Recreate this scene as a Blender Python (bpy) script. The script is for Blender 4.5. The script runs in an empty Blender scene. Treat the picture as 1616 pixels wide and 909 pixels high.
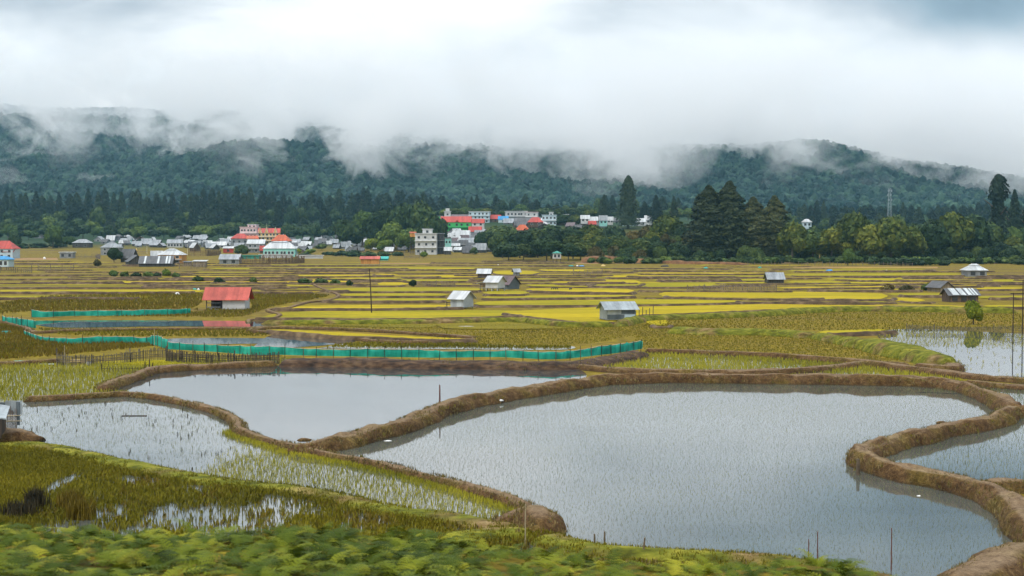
import bpy, bmesh, math, random
import numpy as np
from mathutils import Vector, Matrix, noise as mnoise
R = math.radians
random.seed(7); rng = np.random.default_rng(7)
S = bpy.context.scene
COL = S.collection

# ------------------------------------------------------------------ camera
CH = 11.0                         # eye height above the flooded fields
F = 1616 * 50 / 36                # pixels of the 1616 px wide photograph per unit tangent
HY = 368.0                        # horizon row
PITCH = math.atan((454.5 - HY) / F)
cd = bpy.data.cameras.new('camera'); cam = bpy.data.objects.new('camera', cd); COL.objects.link(cam)
cam.location = (0, 0, CH); cam.rotation_euler = (R(90) - PITCH, 0, 0)
cd.lens = 50; cd.sensor_width = 36; cd.clip_start = .1; cd.clip_end = 9000
cd.dof.use_dof = True; cd.dof.focus_distance = 130; cd.dof.aperture_fstop = 3.0
S.camera = cam

# ------------------------------------------------------------------ world: overcast daylight
SUN_EL, SUN_AZ = 52, 200
w = bpy.data.worlds.new('World'); S.world = w; w.use_nodes = True
nt = w.node_tree; nt.nodes.clear()
def N(t, tree=None, **kw):
    n = (tree or nt).nodes.new(t)
    for k, v in kw.items(): setattr(n, k, v)
    return n
def build_world():
    L = nt.links.new
    out = N('ShaderNodeOutputWorld'); mix = N('ShaderNodeMixShader')
    bs = N('ShaderNodeBackground'); bc = N('ShaderNodeBackground')
    sky = N('ShaderNodeTexSky', sky_type='NISHITA'); sky.sun_disc = False
    sky.sun_elevation = R(SUN_EL); sky.sun_rotation = R(SUN_AZ)
    bs.inputs[1].default_value = .09
    L(sky.outputs[0], bs.inputs[0])
    tc = N('ShaderNodeTexCoord')
    mp = N('ShaderNodeMapping'); mp.inputs['Scale'].default_value = (1, 1, 2.6)
    mp.inputs['Location'].default_value = (3.1, 1.7, .35)
    L(tc.outputs['Generated'], mp.inputs[0])
    n1 = N('ShaderNodeTexNoise'); n1.inputs['Scale'].default_value = 4.2; n1.inputs['Detail'].default_value = 5
    n1.inputs['Roughness'].default_value = .5; n1.inputs['Distortion'].default_value = .35
    L(mp.outputs[0], n1.inputs['Vector'])
    sp = N('ShaderNodeSeparateXYZ'); L(tc.outputs['Generated'], sp.inputs[0])
    # the darker bank of cloud high on the right: grows with elevation and to the right
    mr = N('ShaderNodeMapRange'); mr.inputs['From Min'].default_value = .09; mr.inputs['From Max'].default_value = .19; L(sp.outputs[2], mr.inputs[0])
    mx = N('ShaderNodeMapRange'); mx.inputs['From Min'].default_value = .0; mx.inputs['From Max'].default_value = .30; L(sp.outputs[0], mx.inputs[0])
    ml = N('ShaderNodeMapRange'); ml.inputs['From Min'].default_value = -.08; ml.inputs['From Max'].default_value = -.36; ml.inputs['To Max'].default_value = .5; L(sp.outputs[0], ml.inputs[0])
    ms = N('ShaderNodeMath', operation='ADD'); L(mx.outputs[0], ms.inputs[0]); L(ml.outputs[0], ms.inputs[1])
    dk = N('ShaderNodeMath', operation='MULTIPLY'); L(mr.outputs[0], dk.inputs[0]); L(ms.outputs[0], dk.inputs[1])
    el = N('ShaderNodeMapRange'); el.inputs['From Min'].default_value = .10; el.inputs['From Max'].default_value = .18
    el.inputs['To Min'].default_value = 0; el.inputs['To Max'].default_value = .14; L(sp.outputs[2], el.inputs[0])
    # brighter again towards the zenith
    zb = N('ShaderNodeMapRange'); zb.inputs['From Min'].default_value = .35; zb.inputs['From Max'].default_value = .9
    zb.inputs['To Min'].default_value = 0; zb.inputs['To Max'].default_value = -.6; L(sp.outputs[2], zb.inputs[0])
    s1 = N('ShaderNodeMath', operation='MULTIPLY_ADD'); s1.inputs[1].default_value = .80; L(dk.outputs[0], s1.inputs[0]); L(el.outputs[0], s1.inputs[2])
    s2 = N('ShaderNodeMath', operation='ADD'); L(s1.outputs[0], s2.inputs[0]); L(zb.outputs[0], s2.inputs[1])
    s3 = N('ShaderNodeMath', operation='MULTIPLY_ADD'); s3.inputs[1].default_value = 1.6; L(n1.outputs[0], s3.inputs[0]); L(s2.outputs[0], s3.inputs[2])
    s4 = N('ShaderNodeMath', operation='SUBTRACT'); s4.inputs[1].default_value = .73; L(s3.outputs[0], s4.inputs[0])
    rp = N('ShaderNodeValToRGB'); L(s4.outputs[0], rp.inputs[0])
    e = rp.color_ramp.elements
    e[0].position = 0; e[0].color = (1.03, 1.01, 1.0, 1)
    e[1].position = 1; e[1].color = (.17, .225, .28, 1)
    for p, c in ((.25, (.87, .885, .895, 1)), (.5, (.50, .54, .58, 1)), (.75, (.29, .37, .43, 1))):
        x = e.new(p); x.color = c
    L(rp.outputs[0], bc.inputs[0])
    # an overcast sky is two to three times brighter overhead than at the horizon
    zs = N('ShaderNodeMapRange'); zs.inputs['From Min'].default_value = .28; zs.inputs['From Max'].default_value = .95; zs.inputs['To Min'].default_value = 1.2; zs.inputs['To Max'].default_value = 2.7; L(sp.outputs[2], zs.inputs[0]); L(zs.outputs[0], bc.inputs[1])
    mix.inputs[0].default_value = .955
    L(bs.outputs[0], mix.inputs[1]); L(bc.outputs[0], mix.inputs[2]); L(mix.outputs[0], out.inputs[0])
build_world()

sl = bpy.data.lights.new('sun', 'SUN'); sun = bpy.data.objects.new('sun', sl); COL.objects.link(sun)
sl.energy = 1.2; sl.angle = R(14); sl.color = (1, .94, .84)
# towards the sun: azimuth measured like the sky texture (0 = +Y, clockwise)
sd = Vector((math.sin(R(SUN_AZ)) * math.cos(R(SUN_EL)), math.cos(R(SUN_AZ)) * math.cos(R(SUN_EL)), math.sin(R(SUN_EL))))
sun.rotation_euler = sd.to_track_quat('Z', 'Y').to_euler()
vs = S.view_settings; vs.view_transform = 'Standard'; vs.look = 'None'; vs.exposure = .12; vs.gamma = 1; vs.use_curve_mapping = False
cy = S.cycles
cy.use_denoising = True
try: cy.denoiser = 'OPENIMAGEDENOISE'
except Exception: pass
cy.max_bounces = 24; cy.diffuse_bounces = 2; cy.glossy_bounces = 3; cy.transmission_bounces = 2; cy.transparent_max_bounces = 6
cy.volume_bounces = 14; cy.volume_max_steps = 400; cy.volume_step_rate = .28
cy.caustics_reflective = False; cy.caustics_refractive = False; cy.sample_clamp_indirect = 4
cy.use_adaptive_sampling = True; cy.adaptive_threshold = .02

# ------------------------------------------------------------------ helpers
def tag(o, label=None, cat=None, group=None, kind=None):
    if label: o['label'] = label
    if cat: o['category'] = cat
    if group: o['group'] = group
    if kind: o['kind'] = kind
    return o
def empty(name, loc, rz=0):
    o = bpy.data.objects.new(name, None); COL.objects.link(o); o.location = loc; o.rotation_euler = (0, 0, rz)
    o.empty_display_size = .2
    return o
def mesh_np(name, v, f, m, parent=None, smooth=False, loc=None):
    """v (n,3) array, f (k,3|4) int array"""
    v = np.asarray(v, np.float32); f = np.asarray(f, np.int32)
    me = bpy.data.meshes.new(name); k = f.shape[1]
    me.vertices.add(len(v)); me.vertices.foreach_set('co', v.ravel())
    me.loops.add(f.size); me.loops.foreach_set('vertex_index', f.ravel())
    me.polygons.add(len(f)); me.polygons.foreach_set('loop_start', np.arange(0, f.size, k, dtype=np.int32))
    me.polygons.foreach_set('loop_total', np.full(len(f), k, np.int32))
    if smooth: me.polygons.foreach_set('use_smooth', np.ones(len(f), bool))
    me.update(calc_edges=True)
    if m: me.materials.append(m)
    o = bpy.data.objects.new(name, me); COL.objects.link(o)
    if parent: o.parent = parent
    if loc is not None: o.location = loc
    return o
class MB:
    def __init__(s): s.v = []; s.f = []
    def add(s, vs, fs):
        b = len(s.v); s.v += [tuple(p) for p in vs]; s.f += [tuple(i + b for i in q) for q in fs]; return s
    def box(s, x0, x1, y0, y1, z0, z1):
        return s.add([(x0,y0,z0),(x1,y0,z0),(x1,y1,z0),(x0,y1,z0),(x0,y0,z1),(x1,y0,z1),(x1,y1,z1),(x0,y1,z1)],
                     [(0,3,2,1),(4,5,6,7),(0,1,5,4),(1,2,6,5),(2,3,7,6),(3,0,4,7)])
    def strip(s, prof_a, prof_b, closed=True):
        """two equal profiles (lists of points) joined by quads; ends capped as polygons"""
        n = len(prof_a)
        fs = [(i, (i+1) % n, n + (i+1) % n, n + i) for i in range(n if closed else n-1)]
        return s.add(list(prof_a) + list(prof_b), fs)
    def tube(s, pts, r, n=6):
        rs = r if isinstance(r, (list, tuple)) else [r] * len(pts)
        pts = [Vector(p) for p in pts]; b = len(s.v)
        for i, p in enumerate(pts):
            d = (pts[min(i+1, len(pts)-1)] - pts[max(i-1, 0)]).normalized()
            u = d.orthogonal().normalized() if abs(d.z) < .99 else Vector((1, 0, 0)); u = (u - d * u.dot(d)).normalized(); q = d.cross(u)
            for k in range(n):
                a = 2 * math.pi * k / n
                s.v.append(tuple(p + (u * math.cos(a) + q * math.sin(a)) * rs[i]))
        for i in range(len(pts) - 1):
            for k in range(n):
                a, c = b + i*n + k, b + i*n + (k+1) % n
                s.f.append((a, c, c + n, a + n))
        s.f.append(tuple(b + k for k in reversed(range(n)))); e = b + (len(pts)-1)*n
        s.f.append(tuple(e + k for k in range(n)))
        return s
    def build(s, name, m, parent=None, smooth=False, loc=None):
        me = bpy.data.meshes.new(name); me.from_pydata(s.v, [], s.f)
        if smooth:
            for p in me.polygons: p.use_smooth = True
        me.materials.append(m); o = bpy.data.objects.new(name, me); COL.objects.link(o)
        if parent: o.parent = parent
        if loc is not None: o.location = loc
        return o

# pixel of the photograph -> point of the place
FW = Vector((0, math.cos(PITCH), -math.sin(PITCH))); UP = Vector((0, math.sin(PITCH), math.cos(PITCH)))
def ray(px, py):
    d = FW + Vector((1, 0, 0)) * ((px - 808) / F) + UP * (-(py - 454.5) / F)
    return d / d.y
def G(px, py, z=0.0):
    d = ray(px, py); t = (z - CH) / d.z
    return Vector((0, 0, CH)) + d * t
def AT(px, py, D):
    return Vector((0, 0, CH)) + ray(px, py) * D
def pj(p):
    q = Vector(p) - Vector((0, 0, CH)); zc = q.dot(FW)
    return 808 + F * q.x / zc, 454.5 - F * q.dot(UP) / zc

def sst(a, b, x):
    t = np.clip((x - a) / (b - a), 0, 1); return t * t * (3 - 2 * t)
# ------------------------------------------------------------------ value noise (numpy)
_perm = np.random.default_rng(3).random((256, 256))
def vn(x, y):
    xi = np.floor(x).astype(int); yi = np.floor(y).astype(int); fx = x - xi; fy = y - yi
    fx = fx*fx*(3-2*fx); fy = fy*fy*(3-2*fy)
    a = _perm[xi & 255, yi & 255]; b = _perm[(xi+1) & 255, yi & 255]; c = _perm[xi & 255, (yi+1) & 255]; d = _perm[(xi+1) & 255, (yi+1) & 255]
    return (a*(1-fx)+b*fx)*(1-fy) + (c*(1-fx)+d*fx)*fy
def fbm(x, y, o=4):
    s = 0; a = .5
    for i in range(o): s = s + a * vn(x + 17.3*i, y - 9.1*i); x = x*2.03; y = y*2.03; a *= .5
    return s / (1 - .5**o)

# ------------------------------------------------------------------ terrain height
FERN_X = [-400, 0, 200, 400, 560, 640, 720, 800, 900, 1000, 1100, 1200, 1260, 1300, 1360, 1420, 1616, 2000]
FERN_Y = [796, 800, 816, 812, 816, 820, 830, 842, 856, 862, 868, 872, 862, 860, 876, 900, 930, 940]
RID_X = [-600, 0, 200, 400, 600, 800, 950, 1100, 1200, 1280, 1330, 1400, 1440, 1520, 1616, 1800, 2200]
RID_Y = [172, 170, 172, 174, 178, 184, 192, 203, 212, 214, 229, 258, 272, 284, 300, 318, 330]
def H(x, Y):
    x = np.asarray(x, float); Y = np.asarray(Y, float)
    u = 808 + F * x / np.maximum(Y, 9)
    k = (np.interp(u, FERN_X, FERN_Y) - HY) / F
    zc = CH - k * 16 - .26
    near = np.where(Y < 16, zc + .1 * (16 - Y), zc * (1 - np.clip((Y - 16) / 21, 0, 1)) )
    near = np.where(Y > 37, 0, near)
    far = np.maximum(Y - 700, 0) * .02 + np.maximum(Y - 1150, 0) * .10 * (1 - sst(1300, 1420, Y) * .35)
    wn = sst(560, 690, u) * (1 - sst(1050, 1200, u))
    far = far + wn * np.interp(Y, [775, 900, 1000, 1100, 1300], [0, 10, 16, 16, 0])
    z0 = 600 * .02 + 150 * .10
    zr = CH + (HY - np.interp(u, RID_X, RID_Y)) / F * 3000
    t = np.clip((Y - 1300) / 1700, 0, 1)
    sp = (np.abs(fbm(x / 420 + 5, Y / 900 + 2, 3) - .5) * 2)
    zr = zr - 11 + (fbm(x / 230 + 1, x * 0 + 3, 3) - .5) * 34
    m = z0 + (zr - z0) * t ** .92 + (sp - .30) * 95 * np.sin(np.pi * np.clip(t, 0, 1)) ** .8 * (1 - .65 * t)
    m = np.where(Y > 3000, zr - (Y - 3000) * .25, m)
    b = sst(1300, 1400, Y)
    return near + far * (1 - b) + np.where(Y > 1300, m, 0) * b
_DD = np.concatenate([np.linspace(5, 700, 700), np.linspace(700, 3000, 1500)])
def T(px, py):
    d = ray(px, py); x = d.x * _DD; z = CH + d.z * _DD
    i = np.nonzero(z <= H(x, _DD))[0]
    D = _DD[i[0]] if len(i) else 3000.
    if D < 700 and d.z < 0 and H(d.x*D, D) < .02: return G(px, py, 0)
    return Vector((0, 0, CH)) + d * D
def onground(x, y): return Vector((x, y, float(H(x, y))))

# ------------------------------------------------------------------ materials
def newmat(name):
    m = bpy.data.materials.new(name); m.use_nodes = True; t = m.node_tree
    b = t.nodes['Principled BSDF']; return m, t, b
def ramp(t, fac, cols, pos=None):
    r = t.nodes.new('ShaderNodeValToRGB'); e = r.color_ramp.elements
    n = len(cols); pos = pos or [i / (n - 1) for i in range(n)]
    e[0].position = pos[0]; e[0].color = (*cols[0], 1); e[1].position = pos[-1]; e[1].color = (*cols[-1], 1)
    for p, c in zip(pos[1:-1], cols[1:-1]): x = e.new(p); x.color = (*c, 1)
    t.links.new(fac, r.inputs[0]); return r.outputs[0]
def nz(t, vec, scale, detail=4, rough=.55, stretch=None, dist=0, loc=None):
    if stretch or loc:
        mp = t.nodes.new('ShaderNodeMapping'); mp.inputs['Scale'].default_value = stretch or (1, 1, 1)
        if loc: mp.inputs['Location'].default_value = loc
        t.links.new(vec, mp.inputs[0]); vec = mp.outputs[0]
    n = t.nodes.new('ShaderNodeTexNoise'); n.inputs['Scale'].default_value = scale; n.inputs['Detail'].default_value = detail
    n.inputs['Roughness'].default_value = rough; n.inputs['Distortion'].default_value = dist
    t.links.new(vec, n.inputs['Vector']); return n.outputs[0]
def mth(t, op, a, b=None, c=None, clamp=False):
    n = t.nodes.new('ShaderNodeMath'); n.operation = op; n.use_clamp = clamp
    for i, q in enumerate((a, b, c)):
        if q is None: continue
        if isinstance(q, (int, float)): n.inputs[i].default_value = q
        else: t.links.new(q, n.inputs[i])
    return n.outputs[0]
def mixc(t, fac, a, b, mode='MIX'):
    n = t.nodes.new('ShaderNodeMix'); n.data_type = 'RGBA'; n.blend_type = mode
    for i, q in ((0, fac), (6, a), (7, b)):
        if isinstance(q, (int, float)): n.inputs[i].default_value = q
        elif isinstance(q, tuple): n.inputs[i].default_value = (*q, 1)
        else: t.links.new(q, n.inputs[i])
    return n.outputs[2]
def pos(t): return t.nodes.new('ShaderNodeNewGeometry').outputs['Position']
def objc(t): return t.nodes.new('ShaderNodeTexCoord').outputs['Object']
def bump(t, b, h, strength=.4, dist=.1):
    n = t.nodes.new('ShaderNodeBump'); n.inputs['Strength'].default_value = strength; n.inputs['Distance'].default_value = dist
    t.links.new(h, n.inputs['Height']); t.links.new(n.outputs[0], b.inputs['Normal'])
def simple(name, cols, scale=2, rough=.8, stretch=None, bs=0, bd=.05, metal=0, vary=0, p=None, detail=4, obj=False, spec=.3):
    m, t, b = newmat(name); v = objc(t) if obj else pos(t)
    n = nz(t, v, scale, detail, stretch=stretch)
    f = n
    if vary:
        oi = t.nodes.new('ShaderNodeObjectInfo').outputs['Random']
        f = mth(t, 'ADD', mth(t, 'MULTIPLY', n, 1 - vary), mth(t, 'MULTIPLY', oi, vary))
    c = ramp(t, f, cols, p or ([.3, .7] if len(cols) == 2 else None) or [(.3 + .4 * i / (len(cols) - 1)) for i in range(len(cols))])
    t.links.new(c, b.inputs['Base Color']); b.inputs['Roughness'].default_value = rough; b.inputs['Metallic'].default_value = metal
    b.inputs['Specular IOR Level'].default_value = spec
    if bs: bump(t, b, n, bs, bd)
    return m
# ------------------------------------------------------------------ ground sheet
def ground_mat():
    m, t, b = newmat('ground'); P = pos(t)
    sp = t.nodes.new('ShaderNodeSeparateXYZ'); t.links.new(P, sp.inputs[0])
    n1 = nz(t, P, .05, 5, stretch=(.35, 2.2, 1)); n2 = nz(t, P, 1.3, 5, stretch=(.5, 1.2, 1)); n3 = nz(t, P, .035, 3, stretch=(.6, 1, 1), loc=(40, 3, 0))
    grass = ramp(t, n2, [(.07, .052, .004), (.155, .115, .006), (.26, .19, .010)], [.33, .5, .68])
    brown = ramp(t, n2, [(.05, .032, .014), (.115, .075, .032), (.19, .13, .06)], [.33, .52, .7])
    orange = ramp(t, n2, [(.11, .075, .01), (.22, .13, .015), (.26, .19, .03)], [.35, .5, .68])
    f1 = mth(t, 'MULTIPLY_ADD', n1, 7, -3.45, True)
    far = t.nodes.new('ShaderNodeMapRange'); far.inputs[1].default_value = 170; far.inputs[2].default_value = 230; t.links.new(sp.outputs[1], far.inputs[0])
    f1 = mth(t, 'MULTIPLY', f1, mth(t, 'MULTIPLY_ADD', far.outputs[0], .85, .15))
    c = mixc(t, f1, grass, brown)
    f3 = mth(t, 'MULTIPLY_ADD', n3, 8, -4.6, True)
    c = mixc(t, mth(t, 'MULTIPLY', f3, .8), c, orange)
    fo = t.nodes.new('ShaderNodeMapRange'); fo.inputs[1].default_value = 780; fo.inputs[2].default_value = 930; t.links.new(sp.outputs[1], fo.inputs[0])
    c = mixc(t, fo.outputs[0], c, (.02, .045, .018))
    t.links.new(c, b.inputs['Base Color']); b.inputs['Roughness'].default_value = .95; b.inputs['Specular IOR Level'].default_value = .15
    bump(t, b, n2, .6, .25)
    return m
def build_ground():
    Ys = np.concatenate([np.linspace(-25, 44, 70), np.geomspace(45, 1300, 150), np.linspace(1312, 3400, 210)])
    T_ = np.linspace(-1, 1, 260)
    X = T_[None, :] * (np.abs(Ys)[:, None] * .62 + 40); Y = np.repeat(Ys[:, None], len(T_), 1)
    Z = H(X, Y)
    Z += np.where((Y > 8) & (Y < 40), .12 * (fbm(X * .9, Y * .9) - .5), 0)
    v = np.stack([X, Y, Z], -1).reshape(-1, 3); n, m_ = X.shape
    i = np.arange(n - 1)[:, None] * m_ + np.arange(m_ - 1)[None, :]
    f = np.stack([i, i + 1, i + 1 + m_, i + m_], -1).reshape(-1, 4)
    o = mesh_np('ground', v, f, ground_mat(), smooth=True); tag(o, kind='structure')
build_ground()

# ------------------------------------------------------------------ scatter helper (stuff only)
def scatter(name, pts, rz, sc, col, m=None, kindlabel=None):
    me = bpy.data.meshes.new(name); me.vertices.add(len(pts)); me.vertices.foreach_set('co', np.asarray(pts, np.float32).ravel())
    for nm, arr, ty, key in (('rz', rz, 'FLOAT', 'value'), ('sc', sc, 'FLOAT_VECTOR', 'vector'), ('pick', rng.integers(0, len(col.objects), len(pts)), 'INT', 'value')):
        a = me.attributes.new(nm, ty, 'POINT'); a.data.foreach_set(key, np.asarray(arr, np.int32 if ty == 'INT' else np.float32).ravel())
    o = bpy.data.objects.new(name, me); COL.objects.link(o)
    g = bpy.data.node_groups.new(name, 'GeometryNodeTree')
    g.interface.new_socket('Geometry', in_out='INPUT', socket_type='NodeSocketGeometry'); g.interface.new_socket('Geometry', in_out='OUTPUT', socket_type='NodeSocketGeometry')
    gi = g.nodes.new('NodeGroupInput'); go = g.nodes.new('NodeGroupOutput'); ip = g.nodes.new('GeometryNodeInstanceOnPoints')
    ci = g.nodes.new('GeometryNodeCollectionInfo'); ci.inputs['Collection'].default_value = col; ci.inputs['Separate Children'].default_value = True; ci.inputs['Reset Children'].default_value = True
    def na(nm, ty):
        q = g.nodes.new('GeometryNodeInputNamedAttribute'); q.data_type = ty; q.inputs[0].default_value = nm; return q.outputs[0]
    cx = g.nodes.new('ShaderNodeCombineXYZ'); L = g.links.new
    L(na('rz', 'FLOAT'), cx.inputs[2]); L(gi.outputs[0], ip.inputs['Points']); L(ci.outputs[0], ip.inputs['Instance'])
    ip.inputs['Pick Instance'].default_value = True; L(na('pick', 'INT'), ip.inputs['Instance Index'])
    L(cx.outputs[0], ip.inputs['Rotation']); L(na('sc', 'FLOAT_VECTOR'), ip.inputs['Scale']); L(ip.outputs[0], go.inputs[0])
    md = o.modifiers.new('scatter', 'NODES'); md.node_group = g
    tag(o, kind='stuff')
    return o
def leafmat(name, cols, scale=.5, vary=.35, rough=.75, p=None, isl=True):
    m, t, b = newmat(name); P = pos(t)
    n = nz(t, P, scale, 3); n2 = mth(t, 'MULTIPLY_ADD', t.nodes.new('ShaderNodeNewGeometry').outputs['Random Per Island'], .6, .2) if isl else nz(t, P, scale * 6, 2)
    oi = t.nodes.new('ShaderNodeObjectInfo').outputs['Random']
    f = mth(t, 'ADD', mth(t, 'MULTIPLY', mth(t, 'ADD', mth(t, 'MULTIPLY', n, .6), mth(t, 'MULTIPLY', n2, .4)), 1 - vary), mth(t, 'MULTIPLY', oi, vary))
    c = ramp(t, f, cols, p or [.25 + .5 * i / (len(cols) - 1) for i in range(len(cols))])
    t.links.new(c, b.inputs['Base Color']); b.inputs['Roughness'].default_value = rough; b.inputs['Specular IOR Level'].default_value = .2
    return m

# ------------------------------------------------------------------ crowns
def ico(sub):
    bm = bmesh.new(); bmesh.ops.create_icosphere(bm, subdivisions=sub, radius=1)
    v = np.array([q.co[:] for q in bm.verts]); f = np.array([[a.index for a in q.verts] for q in bm.faces]); bm.free(); return v, f
ICO = {s: ico(s) for s in (1, 2, 3)}
def lump(seed, sub=3, amp=.35, fr=1.6):
    v, f = ICO[sub]; o = Vector((seed * 3.7, seed * 1.3, 0))
    d = np.array([mnoise.noise(Vector(p) * fr + o) * amp + mnoise.noise(Vector(p) * fr * 3 + o) * amp * .5 for p in v])
    return v * (1 + d)[:, None], f
def far_wood():
    mt = leafmat('far_foliage', [(.004, .018, .022), (.011, .038, .038), (.042, .090, .062)], .012, .4, isl=False)
    c = bpy.data.collections.new('far_crowns')
    for i in range(5):
        v, f = lump(i, 3, .45, 1.5); v = v * np.array([1, 1, 1.05])
        me = bpy.data.meshes.new('far_crown'); me.from_pydata(v.tolist(), [], f.tolist()); me.materials.append(mt)
        o = bpy.data.objects.new('far_crown', me); c.objects.link(o)
    pts = []
    Y = 1310.
    while Y < 3060:
        st = 6.0 + (Y - 1310) / 1750 * 3.0
        hw = Y * .40 + 60; xs = np.arange(-hw, hw, st); xs = xs + rng.uniform(-.45, .45, len(xs)) * st
        ys = Y + rng.uniform(-.5, .5, len(xs)) * st
        pts.append(np.stack([xs, ys], 1)); Y += st
    p = np.concatenate(pts); z = H(p[:, 0], p[:, 1]); n = len(p)
    r = rng.uniform(2.8, 6.2, n) * (1 + .12 * (p[:, 1] > 2200)); hh = rng.uniform(.8, 1.7, n)
    P3 = np.stack([p[:, 0], p[:, 1], z + r * .5], 1)
    sc = np.stack([r, r, r * hh], 1)
    scatter('far_forest', P3, rng.uniform(0, 6.28, n), sc, c)
far_wood()

# ------------------------------------------------------------------ low cloud on the mountain and the air
def haze():
    m, t, b = newmat('haze'); t.nodes.remove(b)
    v = t.nodes.new('ShaderNodeVolumePrincipled'); v.inputs['Color'].default_value = (.30, .64, .88, 1); v.inputs['Density'].default_value = HAZE_D
    v.inputs['Anisotropy'].default_value = .1
    t.links.new(v.outputs[0], t.nodes['Material Output'].inputs['Volume'])
    q = MB().box(-2400, 2400, -60, 3500, -3, 430).build('haze', m); tag(q, kind='stuff')
HAZE_D = 8e-5
haze()
def low_cloud():
    m, t, b = newmat('low_cloud'); t.nodes.remove(b); P = pos(t)
    sp = t.nodes.new('ShaderNodeSeparateXYZ'); t.links.new(P, sp.inputs[0]); X, Y, Z = sp.outputs
    # base of the cloud along the range, by x at the slope
    pts = [(0, 168), (130, 182), (280, 196), (420, 212), (520, 238), (620, 205), (760, 220), (860, 245), (960, 262), (1080, 236), (1180, 226), (1300, 222), (1400, 268), (1500, 285), (1616, 292)]
    fc = t.nodes.new('ShaderNodeFloatCurve'); cv = fc.mapping.curves[0]
    ratio = mth(t, 'DIVIDE', X, Y)       # bearing from the view point, the mountain's own long axis
    xs = [((px - 808) / F) for px, _ in pts]
    fx = mth(t, 'MULTIPLY_ADD', X, 1 / 2000, .5)
    def hx(px): return (px - 808) / F * 2300 / 2000 + .5
    def hz(py): return (CH + (HY - py) / F * 2300) / 400
    P0 = [(hx(a), hz(b)) for a, b in pts]
    P0 = [(0, P0[0][1])] + [q for q in P0 if 0 < q[0] < 1] + [(1, P0[-1][1])]
    cv.points[0].location = P0[0]; cv.points[1].location = P0[-1]
    for q in P0[1:-1]: cv.points.new(*q)
    fc.mapping.update(); t.links.new(fx, fc.inputs['Value'])
    lf = t.nodes.new('ShaderNodeMapRange'); lf.inputs[1].default_value = -620; lf.inputs[2].default_value = 300; lf.inputs[3].default_value = 82; lf.inputs[4].default_value = 14; t.links.new(X, lf.inputs[0])
    zb = mth(t, 'ADD', mth(t, 'MULTIPLY', fc.outputs[0], 400), lf.outputs[0])
    g = mth(t, 'MULTIPLY', mth(t, 'SUBTRACT', Z, zb), 1 / 60)
    n = nz(t, P, .0095, 7, .62, stretch=(1, .55, 1.25), dist=.5)
    nn = mth(t, 'MULTIPLY', mth(t, 'SUBTRACT', n, .47), 20.0)
    # shreds hanging further down, mostly towards the right of the range
    lowf = t.nodes.new('ShaderNodeMapRange'); lowf.inputs[1].default_value = 60; lowf.inputs[2].default_value = 130; lowf.inputs[3].default_value = -2.6; lowf.inputs[4].default_value = -1.05; t.links.new(Z, lowf.inputs[0])
    big = nz(t, P, .0022, 2, .5, loc=(3, 1, 0)); right = t.nodes.new('ShaderNodeMapRange'); right.inputs[1].default_value = -500; right.inputs[2].default_value = 150; right.inputs[3].default_value = -1.3; right.inputs[4].default_value = .95; t.links.new(X, right.inputs[0])
    floor_ = mth(t, 'ADD', mth(t, 'ADD', lowf.outputs[0], right.outputs[0]), mth(t, 'MULTIPLY_ADD', big, 4, -2.0))
    g2 = mth(t, 'MAXIMUM', g, floor_)
    d = mth(t, 'ADD', g2, nn)
    d = mth(t, 'MULTIPLY', d, 1.6, clamp=True)
    # fades out again upwards into the overcast
    top = t.nodes.new('ShaderNodeMapRange'); top.inputs[1].default_value = 30; top.inputs[2].default_value = 140; top.inputs[3].default_value = 1; top.inputs[4].default_value = 0; t.links.new(mth(t, 'SUBTRACT', Z, mth(t, 'MULTIPLY', Y, .068)), top.inputs[0])
    yf = t.nodes.new('ShaderNodeMapRange'); yf.inputs[1].default_value = 1360; yf.inputs[2].default_value = 1560; t.links.new(Y, yf.inputs[0])
    d = mth(t, 'MULTIPLY', d, mth(t, 'MULTIPLY', top.outputs[0], yf.outputs[0]))
    v = t.nodes.new('ShaderNodeVolumePrincipled'); v.inputs['Color'].default_value = (.985, .99, 1, 1); v.inputs['Anisotropy'].default_value = 0
    t.links.new(mth(t, 'MULTIPLY', d, CLOUD_D), v.inputs['Density'])
    t.links.new(v.outputs[0], t.nodes['Material Output'].inputs['Volume'])
    m.cycles.volume_step_rate = 1.0
    x = 1500
    q = MB().box(-x, x, 1350, 3300, 45, 420).build('low_cloud', m); tag(q, kind='stuff')
CLOUD_D = .009
low_cloud()
# ------------------------------------------------------------------ water and fields
def crom(pts, step=None, n=8):
    """smooth polyline through points (numpy k,d)"""
    P = np.asarray(pts, float); P = np.vstack([2*P[0]-P[1], P, 2*P[-1]-P[-2]]); out = []
    for i in range(1, len(P) - 2):
        a, b, c, d = P[i-1], P[i], P[i+1], P[i+2]
        k = n if step is None else max(2, int(np.linalg.norm(c[:2]-b[:2]) / step))
        for s in np.arange(k) / k:
            out.append(.5*((2*b)+(c-a)*s+(2*a-5*b+4*c-d)*s*s+(-a+3*b-3*c+d)*s**3))
    out.append(P[-2]); return np.array(out)
def W(px, z=0.0): return np.array([list(G(a, b, z)) for a, b in px])
def water_mat(name, base, rough=.04, ripple=.0, scale=2., spec=1.0, ior=1.45, patch=None):
    m, t, b = newmat(name); P = pos(t)
    n = nz(t, P, .12, 3, stretch=(.5, 1.4, 1))
    c = ramp(t, n, [tuple(q * .8 for q in base), tuple(min(1, q * 1.2) for q in base)], [.35, .65])
    t.links.new(c, b.inputs['Base Color']); b.inputs['IOR'].default_value = ior; b.inputs['Specular IOR Level'].default_value = .5 * spec
    rg = nz(t, P, .08, 3, stretch=(.35, 1.6, 1), loc=(9, 2, 0))
    mr = mth(t, 'MULTIPLY_ADD', rg, rough * 2, 0.0); t.links.new(mr, b.inputs['Roughness'])
    if ripple:
        n2 = nz(t, P, scale, 3, stretch=(1, 1, 1)); bump(t, b, n2, ripple, .02)
    return m
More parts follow.
